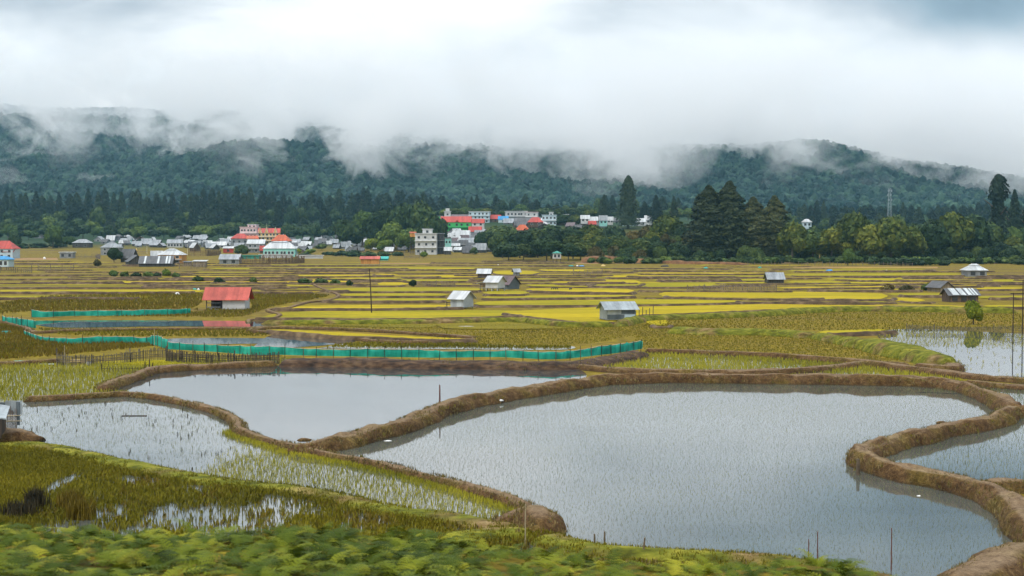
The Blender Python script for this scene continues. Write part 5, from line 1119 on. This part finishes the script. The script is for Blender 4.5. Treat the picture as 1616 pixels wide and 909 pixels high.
# ------------------------------------------------------------------ net fences, bamboo fences, poles, odds and ends
def netmat():
    m, t, b = newmat('green_net'); P = pos(t); n = nz(t, P, 1.5, 4, stretch=(1, 1, .3))
    c = ramp(t, n, [(.0, .24, .18), (.01, .40, .30), (.05, .55, .42)], [.3, .5, .7]); t.links.new(c, b.inputs['Base Color']); b.inputs['Roughness'].default_value = .8
    tr_ = t.nodes.new('ShaderNodeBsdfTranslucent'); t.links.new(c, tr_.inputs[0]); mx = t.nodes.new('ShaderNodeMixShader'); mx.inputs[0].default_value = .35
    out = t.nodes['Material Output']; t.links.new(b.outputs[0], mx.inputs[1]); t.links.new(tr_.outputs[0], mx.inputs[2]); t.links.new(mx.outputs[0], out.inputs[0]); return m
NET = netmat(); ROPE = simple('pale_rope', [(.45, .42, .33), (.62, .58, .45)], 4); STICK = simple('stick', [(.06, .045, .03), (.20, .15, .10)], 3); DSTICK = simple('dark_pole', [(.02, .014, .012), (.05, .03, .025)], 3); PSTICK = simple('pale_stick', [(.26, .22, .14), (.42, .36, .24)], 3); RSTICK = simple('red_brown_post', [(.10, .035, .025), (.18, .07, .05)], 3)
def netfence(pts, zb, label, step=2.4, seed=0):
    """pts: (px, row of the net's foot, row of its top)"""
    B = []
    for px, yb, yt in pts:
        p = G(px, yb, zb); B.append([p.x, p.y, zb, (yb - yt) * p.y / F])
    C = crom(B, step=.35); s = np.concatenate([[0], np.cumsum(np.linalg.norm(np.diff(C[:, :2], axis=0), axis=1))])
    root = empty('net_fence', (float(C[0, 0]), float(C[0, 1]), zb)); O = np.array([C[0, 0], C[0, 1], zb])
    hh = C[:, 3] * (1 + .16 * (fbm(s * .5, s * 0 + seed, 3) - .5) - .13 * np.abs(np.sin(s * np.pi / step)))
    wav = (fbm(s * 1.1, s * 0 + seed + 4, 3) - .5) * .28
    d = np.gradient(C[:, :2], axis=0); d /= np.maximum(np.linalg.norm(d, axis=1), 1e-6)[:, None]; nx = np.stack([-d[:, 1], d[:, 0]], 1)
    rows = []
    for j, q in enumerate((0, .33, .66, 1.)):
        w_ = wav * math.sin(math.pi * min(q, .8)) ; rows.append(np.column_stack([C[:, 0] + nx[:, 0] * w_, C[:, 1] + nx[:, 1] * w_, zb - .05 + hh * q]))
    front = np.concatenate(rows) - O; k = len(C); th = np.tile(np.column_stack([nx * .015, np.zeros(k)]), (4, 1))
    v = np.concatenate([front - th, front + th]); i = np.arange(3)[:, None] * k + np.arange(k - 1)[None, :]
    f = np.stack([i, i + 1, i + 1 + k, i + k], -1).reshape(-1, 4); f2 = f[:, ::-1] + 4 * k; i = np.arange(k - 1) + 3 * k; cap = np.stack([i, i + 1, i + 1 + 4 * k, i + 4 * k], -1)
    mesh_np('net', v, np.concatenate([f, f2, cap]), NET, root, smooth=True)
    top = [tuple(q) for q in (rows[3] + np.array([0, -.03, .02]) - O)[::3]]; MB().tube(top, .022, 4).build('top_rope', ROPE, root)
    r = random.Random(seed)
    for a in np.arange(0, s[-1], step):
        j = min(int(np.searchsorted(s, a)), k - 1); x, y = C[j, 0] - O[0] - nx[j, 0] * .05, C[j, 1] - O[1] - .05
        MB().tube([(x, y, -.3), (x + r.uniform(-.05, .05), y, hh[j] + r.uniform(-.05, .28))], .028, 5).build('post', DSTICK if r.random() < .6 else STICK, root)
    tag(root, label, 'fence', 'green net fences'); return root
netfence([(50,500,488),(62,500,488),(72,500,490),(110,498,489.5),(170,497.5,489),(240,496.5,487.5),(285,495,486.5),(300,494,485)], .15, 'green net fence farthest back, in front of the long narrow water', 3, 1)
netfence([(4,509,497.5),(30,514,500.5),(57,517,504)], .1, 'short green net fence leaning away at the left edge', 1.6, 2)
netfence([(39,527,521),(55,534,527),(75,538,531),(95,541,532),(125,541.5,532),(180,540,529),(225,541,531.5),(246,544,527),(258,548,531),(265,550,533)], .15, 'green net fence stretch rising to the corner left of the bamboo fence', 1.7, 3)
netfence([(265,550,538),(300,552,541),(340,554.5,543),(400,559,545),(440,559,546),(520,561,549.5),(620,562.5,549),(700,563.5,552),(780,562.5,551.5),(860,566,553),(895,565,552),(940,560,546),(975,556,541),(1013,549.5,536)], .55, 'long green net fence running along the top of the dark bank', 1.5, 4)
MB().box(-.4, .4, -.3, .3, 0, .25).build('tarp', BM['tealtrim'], loc=tuple(G(10, 526))); tag(COL.objects[-1], 'small scrap of green net lying in the grass at the left edge', 'net scrap')

def stickfence(pts, zb, label, sp=.18, rails=(.3, .7), m=None, r=.018, jit=.25, name='bamboo_fence', group='bamboo and stick fences', seed=0, postm=None):
    B = []
    for px, yb, yt in pts:
        p = G(px, yb, zb); B.append([p.x, p.y, zb, (yb - yt) * p.y / F])
    C = crom(B, step=sp); root = empty(name, tuple(C[0, :3])); O = C[0, :3]; q = random.Random(seed); b = MB(); m = m or STICK
    for c in C:
        h = c[3] * q.uniform(1 - jit, 1 + jit * .5); x, y = c[0] - O[0], c[1] - O[1] + q.uniform(-.05, .05); b.tube([(x, y, -.25), (x + q.uniform(-.06, .06) * h, y, h)], r * q.uniform(.7, 1.3), 4)
    b.build('slats', m, root)
    for f_ in rails: MB().tube([(c[0] - O[0], c[1] - O[1] - .06, c[3] * f_) for c in C[::6]] + [(C[-1][0] - O[0], C[-1][1] - O[1] - .06, C[-1][3] * f_)], r * 1.1, 4).build('rail', postm or m, root)
    n = max(2, int(len(C) * sp / 2.5))
    for i in range(n):
        c = C[int(i * (len(C) - 1) / (n - 1))]; x, y = c[0] - O[0], c[1] - O[1] + .06; MB().tube([(x, y, -.3), (x + q.uniform(-.05, .05), y, c[3] * q.uniform(1.05, 1.35))], r * 1.8, 5).build('post', postm or m, root)
    tag(root, label, 'fence', group); return root
GST = simple('grey_bamboo', [(.06, .05, .045), (.17, .15, .13)], 3); PUR = simple('weathered_fence', [(.10, .08, .07), (.24, .20, .17)], 2.5); BRN = simple('reed_brown', [(.10, .065, .04), (.22, .15, .09)], 2)
stickfence([(90,575,556),(115,576,560),(150,573,560),(190,571,556),(225,568,551),(262,566,549)], .15, 'bamboo fence rising from the pale box to the net corner', .12, (.25, .45, .8), GST, .028)
stickfence([(262,568,552),(300,571,555),(360,573,558),(440,572,556)], .15, 'dark bamboo palisade below the left end of the long net', .09, (.3, .5, .75), simple('dark_bamboo', [(.03, .025, .02), (.12, .10, .085)], 3), .03)
stickfence([(160,586,577),(200,586,578),(240,584,575)], .05, 'broken low stick fence standing in the paddy corner', .22, (.5,), DSTICK, .02)
stickfence([(1085,460.5,452),(1110,460.5,450),(1150,461,449.5),(1190,461,450),(1225,460.5,451)], .05, 'pale weathered stick fence left of the plank hut on the right', .3, (.4, .8), PUR, .05)
stickfence([(1431,521,511),(1480,523,514),(1540,524,515),(1600,527,513),(1660,530,514)], .1, 'long low bamboo fence along the flooded field on the right', .16, (.2, .4, .6, .8), GST, .022)
stickfence([(658,452.5,443.5),(690,452.5,443.5),(718,452.5,444)], .05, 'grey stick fence right of the dark field bush in the middle', .25, (.5,), PUR, .045)
stickfence([(0,431,421),(30,431,422),(50,431,421)], .0, 'grey bamboo fence under the blue-roofed house', .5, (.3, .7), GST, .06)
stickfence([(60,428,419),(90,428,420),(116,427.5,420)], .0, 'pale purple-grey fence right of the blue-roofed house', .5, (.3, .8), PUR, .06)
stickfence([(112,408,401),(150,408,402),(158,409,402)], 0, 'pale fence beside the flat white-roofed pavilion', .6, (.5,), PUR, .07)
stickfence([(298,404,393),(325,404,394),(348,403,395)], .0, 'tall brown fence below the shiny white gable roof', .5, (.5, .9), BRN, .09)
stickfence([(378,417,408),(420,417,405),(460,416,405),(480,415,405)], .0, 'long brown reed screen below the turquoise house', .35, (.5,), BRN, .10, .35)
stickfence([(283,425,415),(300,425,416),(325,424,416)], 0, 'dry fence around the bamboo-walled shed', .5, (.4, .8), PUR, .05)
stickfence([(638,408,397),(648,408,396),(662,408,398)], 0, 'pale picket fence left of the white three-storey house', .5, (.3, .8), PUR, .08)
stickfence([(905,434,427),(925,434,428),(950,434,427)], 0, 'weathered grey fence in the middle of the plain', .4, (.5,), PUR, .06)
stickfence([(1180,419,414),(1260,419.5,414),(1380,419,414),(1440,420,415)], 0, 'long thin stake fence along the foot of the wood', 1.2, (.7,), PUR, .05, .4)
def pole(px, yb, yt, label, m=DSTICK, r=.07, bend=0., zb=0, name='pole', cat='pole', group=None, cap=None):
    b = G(px, yb, zb); h = (yb - yt) * b.y / F
    MB().tube([(0, 0, -.3), (bend * .4, 0, h * .5), (bend, 0, h)], [r, r * .85, r * .7], 7).build(name, m, loc=tuple(b)); o = COL.objects[-1]; tag(o, label, cat, group); return o, b, h
p_, b_, h_ = pole(586.5, 494, 425, 'tall dark slightly leaning pole standing in the green field', bend=-.28, r=.09)
MB().tube([(-.28 - .3, 0, h_ - .1), (-.28 + .3, 0, h_ - .1)], .04, 5).build('crossbar', DSTICK, p_)
MB().tube([(-.28, 0, h_ - .12), (-.28, 0, h_ + .12)], .07, 6).build('cap', DSTICK, p_)
b = G(1606, 530); o = empty('power_pole_pair', tuple(b)); s = b.y / F; wv = 15 * s
MB().tube([(-wv/2, 0, -.3), (-wv/2, 0, 68 * s)], .05, 7).build('post', DSTICK, o); MB().tube([(wv/2, 0, -.3), (wv/2, 0, 88 * s)], .055, 7).build('post', DSTICK, o)
MB().box(-wv/2 - .3, wv/2 + .4, -.06, .06, 66 * s, 67.5 * s).build('crossbar', DSTICK, o); MB().box(-wv/2 - 1.2, wv/2, -.04, .04, 80 * s, 81 * s).build('crossbar', DSTICK, o); tag(o, 'pair of dark poles joined by crossbars at the right edge', 'utility pole')
pole(694, 634, 607, 'short reddish post standing on the main bank', RSTICK, .055, zb=.6, name='post', cat='post')
pole(1354, 750, 724, 'thick brown stub standing in the pond beside the bank bend', STICK, .10, name='post', cat='post')
pole(829, 862, 795, 'thin stick in the grass in front of the rounded bank end', PSTICK, .025, name='stake', cat='stake')
for px, yb, yt, lb in ((938,868,842,'thin left one of three stakes on the grassy front bank'),(954,866,838,'straight middle one of three stakes on the grassy front bank'),(1015,882,848,'bent brown right one of three stakes on the grassy front bank')): pole(px, yb, yt, lb, STICK, .04, bend=.05 if px > 1000 else 0, name='stake', cat='stake', group='stakes on the front bank')
for px, yb, yt, lb in ((1276,888,850,'shorter left stake of the pair above the ferns on the right'),(1290,892,838,'taller right stake of the pair above the ferns on the right'),(1406.5,900,832,'thin tall stake standing alone in the pond on the right')): pole(px, yb, yt, lb, RSTICK, .022, name='stake', cat='stake', group='thin stakes at the pond edge')
for px, yb, yt, lb in ((236,588,566,'dark thick stake at the paddy corner, taller one'),(229,586,570,'dark thick stake at the paddy corner, shorter one'),(102,576,545,'pale bamboo stake at the left end of the bamboo fence'),(244,552,519,'pale stick rising above the green net corner'),(40,528,512,'pale stick at the broken end of the left net')): pole(px, yb, yt, lb, DSTICK if 'dark' in lb else PSTICK, .05 if 'dark' in lb else .03, name='stake', cat='stake')
for px, yb, yt, lb in ((232,402,384,'white thin pole in the village left of the tall white one'),(296,402,385,'tall white pole beside the shiny white gable roof'),(421,392,352,'thin white mast in front of the cream hotel wing'),(195,392,378,'white thin pole right of the grey hipped house'),(93,398,388,'thin pole by the flat white-roofed pavilion')): pole(px, yb, yt, lb, ROPE, .12, name='pole', cat='pole')
def tower_():
    D = 1150; x = (1403 - 808) / F * D; b = onground(x, D); h = AT(1403, 297, D).z - b.z; o = empty('lattice_mast', tuple(b)); st = simple('mast_steel', [(.16, .19, .21), (.30, .34, .36)], 1)
    w0, w1 = 1.9, .7
    for sx, sy in ((1,1),(1,-1),(-1,1),(-1,-1)): MB().tube([(sx*w0, sy*w0, -1), (sx*w1, sy*w1, h)], .13, 4).build('leg', st, o)
    q = MB()
    for i in range(14):
        a, c = i / 14, (i + 1) / 14; wa, wc = w0 + (w1 - w0) * a, w0 + (w1 - w0) * c
        for sg in (1, -1): q.tube([(sg*wa, -wa, h*a), (-sg*wc, -wc, h*c)], .07, 4).tube([(sg*wa, wa, h*a), (-sg*wc, wc, h*c)], .07, 4).tube([(-wa, sg*wa, h*a), (-wc, -sg*wc, h*c)], .07, 4)
    q.build('bracing', st, o)
    for i, z in enumerate((.97, .88, .78)):
        for k in range(3):
            a = k * 2.1 + i; MB().box(math.cos(a)*1.5 - .35, math.cos(a)*1.5 + .35, math.sin(a)*1.5 - .3, math.sin(a)*1.5 + .3, h*z - 1.8, h*z).build('antenna', BM['greysheet'], o)
    tag(o, 'pale steel lattice mast with antennas rising behind the wood', 'mast')
tower_()
# small loose things on the plain
def heap(px, py, wpx, hpx, m, label, name='tarp', cat='tarpaulin', z=0, zb=None):
    b = T(px, py) if zb is None else G(px, py, zb); s = b.y / F; w_, h_ = wpx * s / 2, hpx * s; v, f = lump(int(px) % 50, 2, .35); v = v * [w_, w_ * .6, h_ * .8]; v[:, 2] = np.maximum(v[:, 2], -.05)
    o = mesh_np(name, v, f, m, loc=(b.x, b.y, b.z + z)); tag(o, label, cat); return o
heap(1309,428,12,3.5,BM['bluetarp'],'bright blue tarpaulin heap in front of the wood on the right'); heap(1114,424,9,3.5,BM['tealtrim'],'teal tarpaulin heap in front of the giant conifers'); heap(1199,423,6,3,BM['tealtrim'],'small teal heap left of the plank hut on the right')
heap(901,421,9,3,BM['tealtrim'],'teal sheet right of the green-roofed hut, nearer one'); heap(918,421,10,3.2,BM['bluetarp'],'blue-green sheet right of the green-roofed hut, farther one'); heap(911,421,3.5,4,BM['trim'],'small white bundle between the two sheets right of the green-roofed hut')
heap(952,420,8,3,BM['cream'],'small yellow heap right of the coloured sheets'); heap(280,465,8,5,BM['trim'],'white cloth lying left of the red-roofed hut','cloth','cloth'); heap(232,435,8,7,BM['bluew'],'pale blue bundle among the bushes before the black barns','bundle','bundle')
heap(308,457,7,3,BM['tealtrim'],'blue cloth on a line left of the red-roofed hut','cloth','cloth'); heap(313,458,4,4,BM['trim'],'white cloth on a line left of the red-roofed hut','cloth','cloth')
heap(70,409,4,4.5,BM['trim'],'white round bundle on the orange earth by the left field','bundle','bundle'); heap(215,396,3.5,5,BM['cream'],'small pale yellow sack above the black barns','sack','sack'); heap(786,419.5,3,3,BM['trim'],'single small white thing in the fields above the brown-walled hut','cloth','cloth')
heap(1020,413,5,4,BM['trim'],'white bundle on the earth cutting','bundle','bundle'); heap(1399,428,4,3,BM['trim'],'white bundle at the far edge of the fields below the mast','bundle','bundle'); heap(131,522,3,5,BM['trim'],'small white bird-like scrap on the bank behind the left net','cloth','cloth')
heap(735,516,36,2,BM['stone'],'low line of grey stones in the green meadow','stones','stones'); heap(1050,421,14,4,BM['darkwood'],'dark square heap at the edge of the fields','heap','heap')
heap(481,695,22,5,BANK,'dark clod of earth where the main bank meets the thin one','clod','clod',zb=.35); heap(1485,668,16,5,BANK,'small dark clod on the bank on the right','clod','clod',zb=.55)
heap(790,632,10,2.2,BM['trim'],'white scrap on the pond side of the main bank','scrap','scrap',zb=.2); heap(612,696,14,1.5,BM['trim'],'white flat scrap floating at the foot of the main bank','scrap','scrap'); heap(1450,783,7,2,BM['trim'],'tiny white scrap floating in the large pond','scrap','scrap')
def boxy(px, py, w_, d_, h_, rz, m, label, name, cat, z=0, tilt=0):
    b = G(px, py, z); o = MB().box(-w_/2, w_/2, -d_/2, d_/2, 0, h_).build(name, m, loc=tuple(b)); o.rotation_euler = (tilt, 0, rz); tag(o, label, cat)
    md = o.modifiers.new('edge', 'BEVEL'); md.width = min(.03, h_ * .3); md.segments = 2; return o
boxy(126,573,1.5,.4,.28,-.15,BM['cream'],'pale yellow-and-white trough lying at the foot of the bamboo fence','trough','trough'); boxy(141,576,.4,.35,.3,.1,BM['trim'],'white block at the right end of the pale trough','block','block')
boxy(1541,899,.55,.4,.14,.2,BM['trim'],'white box on the bank in the bottom right corner','box','box',z=.5); boxy(212,657,1.5,.12,.06,.03,DSTICK,'dark plank floating in the lower left paddy','plank','plank',z=.0)
boxy(33,570,1.2,.3,.05,.3,BM['tealtrim'],'pale blue-green sheet lying at the left paddy edge','sheet','sheet'); boxy(73,575,1.3,.25,.05,0,BM['bluew'],'pale blue sheet lying left of the bamboo fence','sheet','sheet')
boxy(977,548,3.6,.12,.08,.25,BM['trim'],'pale beam lying right of the long net','beam','beam',z=.3)
# grazing animals: three small dark ones
def animal(px, py, label, rz, s=.62):
    b = G(px, py); me = bpy.data.meshes.new('goat')
    V = [(0,0,.62),(-.35,0,.64),(.35,0,.66),(.55,0,.72),(.72,0,.50),(.84,0,.36),(-.38,.1,.34),(-.36,.1,0),(-.38,-.1,.34),(-.36,-.1,0),(.33,.1,.34),(.34,.1,0),(.33,-.1,.34),(.34,-.1,0),(-.52,0,.5)]
    E = [(0,1),(0,2),(2,3),(3,4),(4,5),(1,6),(6,7),(1,8),(8,9),(2,10),(10,11),(2,12),(12,13),(1,14)]; me.from_pydata(V, E, [])
    o = bpy.data.objects.new('goat', me); COL.objects.link(o); md = o.modifiers.new('skin', 'SKIN'); rr = [.19,.18,.18,.12,.1,.06,.08,.04,.08,.04,.07,.04,.07,.04,.03]
    for i, r in enumerate(rr): me.skin_vertices[0].data[i].radius = (r, r); me.skin_vertices[0].data[i].use_root = i == 0
    o.modifiers.new('sub', 'SUBSURF').levels = 1; me.materials.append(BM['darkwood']); o.location = b; o.rotation_euler = (0, 0, rz); o.scale = (s, s, s); tag(o, label, 'goat', 'small dark animals in the yellow field')
animal(872, 457.5, 'small dark grazing animal, leftmost of three in the yellow field', .3); animal(878.5, 457.5, 'small dark grazing animal close behind the leftmost one', 2.6); animal(900, 458, 'small dark grazing animal standing apart on the right', .8)
# earth mound, blue sheets and reed screen of the hut at the left edge of the pond
v, f = lump(3, 3, .3, 1.8); b = G(10, 697); o = mesh_np('earth_mound', v * [1.9, 1.5, .75], f, BANK, smooth=True, loc=(b.x, b.y, 0)); tag(o, kind='structure')
b = G(18, 668, .5); o = empty('patched_fence', tuple(b), -.08)
MB().box(-1.1, -.35, 0, .04, .55, 1.15).build('sheet', BM['darksheet'], o); MB().box(-.34, .60, .0, .04, .5, 1.25).build('sheet', BM['greysheet'], o); MB().box(.30, .50, -.06, -.01, -.1, 1.2).build('sheet', BM['darksheet'], o)
q = MB(); r3 = random.Random(4)
for i in range(26): x = -1.2 + i * .062; q.tube([(x, -.1, -.4), (x + r3.uniform(-.03, .03), -.1, r3.uniform(.5, 1.05))], .022, 4)
q.build('slats', PUR, o)
for z in (.1, .4): MB().tube([(-1.3, -.15, z), (.62, -.15, z + .06)], .025, 5).build('rail', PSTICK, o)
tag(o, 'patched fence of blue sheets and reeds on the mound at the left edge', 'fence')
# red earth cutting at the far edge of the fields
EC = simple('red_earth', [(.05, .025, .010), (.13, .06, .022), (.24, .13, .055)], .25, .95, bs=.6, bd=.4, stretch=(1.5, 1, .4))
L = crom([list(G(x, y)) for x, y in ((925,415),(960,413),(1010,415),(1080,416.5),(1150,417.5),(1180,418))], step=3.); v, f = sweep('c', L, np.linspace(2.4, .7, len(L)), 2.5, EC, n=8, seed=31, rough=1.2); o = mesh_np('earth_cutting', v, f, EC); tag(o, kind='structure')
OE = simple('orange_earth', [(.16, .09, .03), (.34, .20, .07)], .2, .95)
for x0, x1, a, b_ in ((15, 90, 407, 410.5), (600, 960, 414.5, 416.5), (1250, 1480, 421, 423.3)):
    A, B = W([(x0 + (x1 - x0) * i / 20, a) for i in range(21)], .02), W([(x0 + (x1 - x0) * i / 20, b_) for i in range(21)], .02); B[:, 1] += (fbm(B[:, 0] * .1, B[:, 0] * 0, 3) - .5) * 12
    i = np.arange(20); o = mesh_np('bare_earth', np.concatenate([A, B]), np.stack([i + 21, i + 22, i + 1, i], -1), OE); tag(o, kind='structure')
# ------------------------------------------------------------------ ferns in front
def fern_plant(seed, m):
    r = random.Random(seed); vs_, fs_ = [], []; V = []; Fc = []
    for k in range(r.randint(5, 7)):
        az = k * 6.283 / 7 + r.uniform(-.4, .4); L_ = r.uniform(.26, .50); el = r.uniform(.55, 1.35); n = 15
        pts = []; p = Vector((0, 0, 0)); e = el
        for i in range(n + 1):
            pts.append(p.copy()); e -= r.uniform(.05, .13); p = p + Vector((math.cos(az) * math.cos(e), math.sin(az) * math.cos(e), math.sin(e))) * (L_ / n)
        side = Vector((-math.sin(az), math.cos(az), 0))
        for i in range(3, n + 1):
            t = (i - 3) / (n - 3); pl = L_ * .24 * (1 - t) ** .75 * min(1, .55 + t * 4) + .012; fw = (pts[i] - pts[i-1]).normalized(); up = side.cross(fw)
            for sg in (1, -1):
                d = (side * sg + fw * .45 + up * r.uniform(-.25, .1)).normalized(); nl = 6; q = fw
                for j in range(nl):
                    a = j / nl; w_ = pl * .13 * (1 - a) ** .7 + .002; c = pts[i] + d * pl * a - Vector((0, 0, 1)) * pl * a * a * .35
                    for s2 in (1, -1):
                        b = len(V); V += [tuple(c), tuple(c + d * pl / nl * 1.15), tuple(c + d * pl / nl * .75 + q * s2 * w_ * 1.25)]; Fc.append((b, b + 1, b + 2))
        for i in range(n):
            b = len(V); w_ = .005 * (1 - i / n) + .0015; V += [tuple(pts[i] - side * w_), tuple(pts[i] + side * w_), tuple(pts[i+1])]; Fc.append((b, b + 1, b + 2))
    me = bpy.data.meshes.new('fern_fronds'); me.from_pydata(V, [], Fc); me.materials.append(m); return me
def fernmat():
    m, t, b = newmat('fern'); oi = t.nodes.new('ShaderNodeObjectInfo').outputs['Random']; n = nz(t, pos(t), 1.2, 3)
    c = ramp(t, mth(t, 'ADD', mth(t, 'MULTIPLY', oi, .45), mth(t, 'MULTIPLY', n, .55)), [(.016, .034, .003), (.055, .088, .005), (.145, .175, .009), (.32, .30, .022)], [.2, .42, .62, .8])
    t.links.new(c, b.inputs['Base Color']); b.inputs['Roughness'].default_value = .65; b.inputs['Specular IOR Level'].default_value = .12
    tr_ = t.nodes.new('ShaderNodeBsdfTranslucent'); t.links.new(c, tr_.inputs[0]); mx = t.nodes.new('ShaderNodeMixShader'); mx.inputs[0].default_value = .15
    out = t.nodes['Material Output']; t.links.new(b.outputs[0], mx.inputs[1]); t.links.new(tr_.outputs[0], mx.inputs[2]); t.links.new(mx.outputs[0], out.inputs[0]); return m
fc_ = bpy.data.collections.new('ferns'); FM = fernmat()
for i in range(5): fc_.objects.link(bpy.data.objects.new('fern_plant', fern_plant(i, FM)))
P = np.stack([rng.uniform(-9, 9, 14500), rng.uniform(4.5, 19, 14500)], 1); u = 808 + F * P[:, 0] / P[:, 1]
dens = np.where(P[:, 1] < 16.5, 1, .35) * np.where(u > 1480, .25, 1) * (.55 + .45 * (fbm(P[:, 0] * .7, P[:, 1] * .7, 3) > .42))
keep = (np.abs(P[:, 0] / P[:, 1]) < .46) & (rng.random(len(P)) < dens * .55); P = P[keep]
z = H(P[:, 0], P[:, 1]); scl = rng.uniform(.55, 1.45, len(P)) * (.8 + .5 * (fbm(P[:, 0] * .45 + 3, P[:, 1] * .45, 2) - .2)); scl *= np.where(P[:, 1] > 14, .85, 1)
scatter('fern_cover', np.column_stack([P, z - .05]), rng.uniform(0, 6.28, len(P)), np.stack([scl] * 3, 1), fc_)
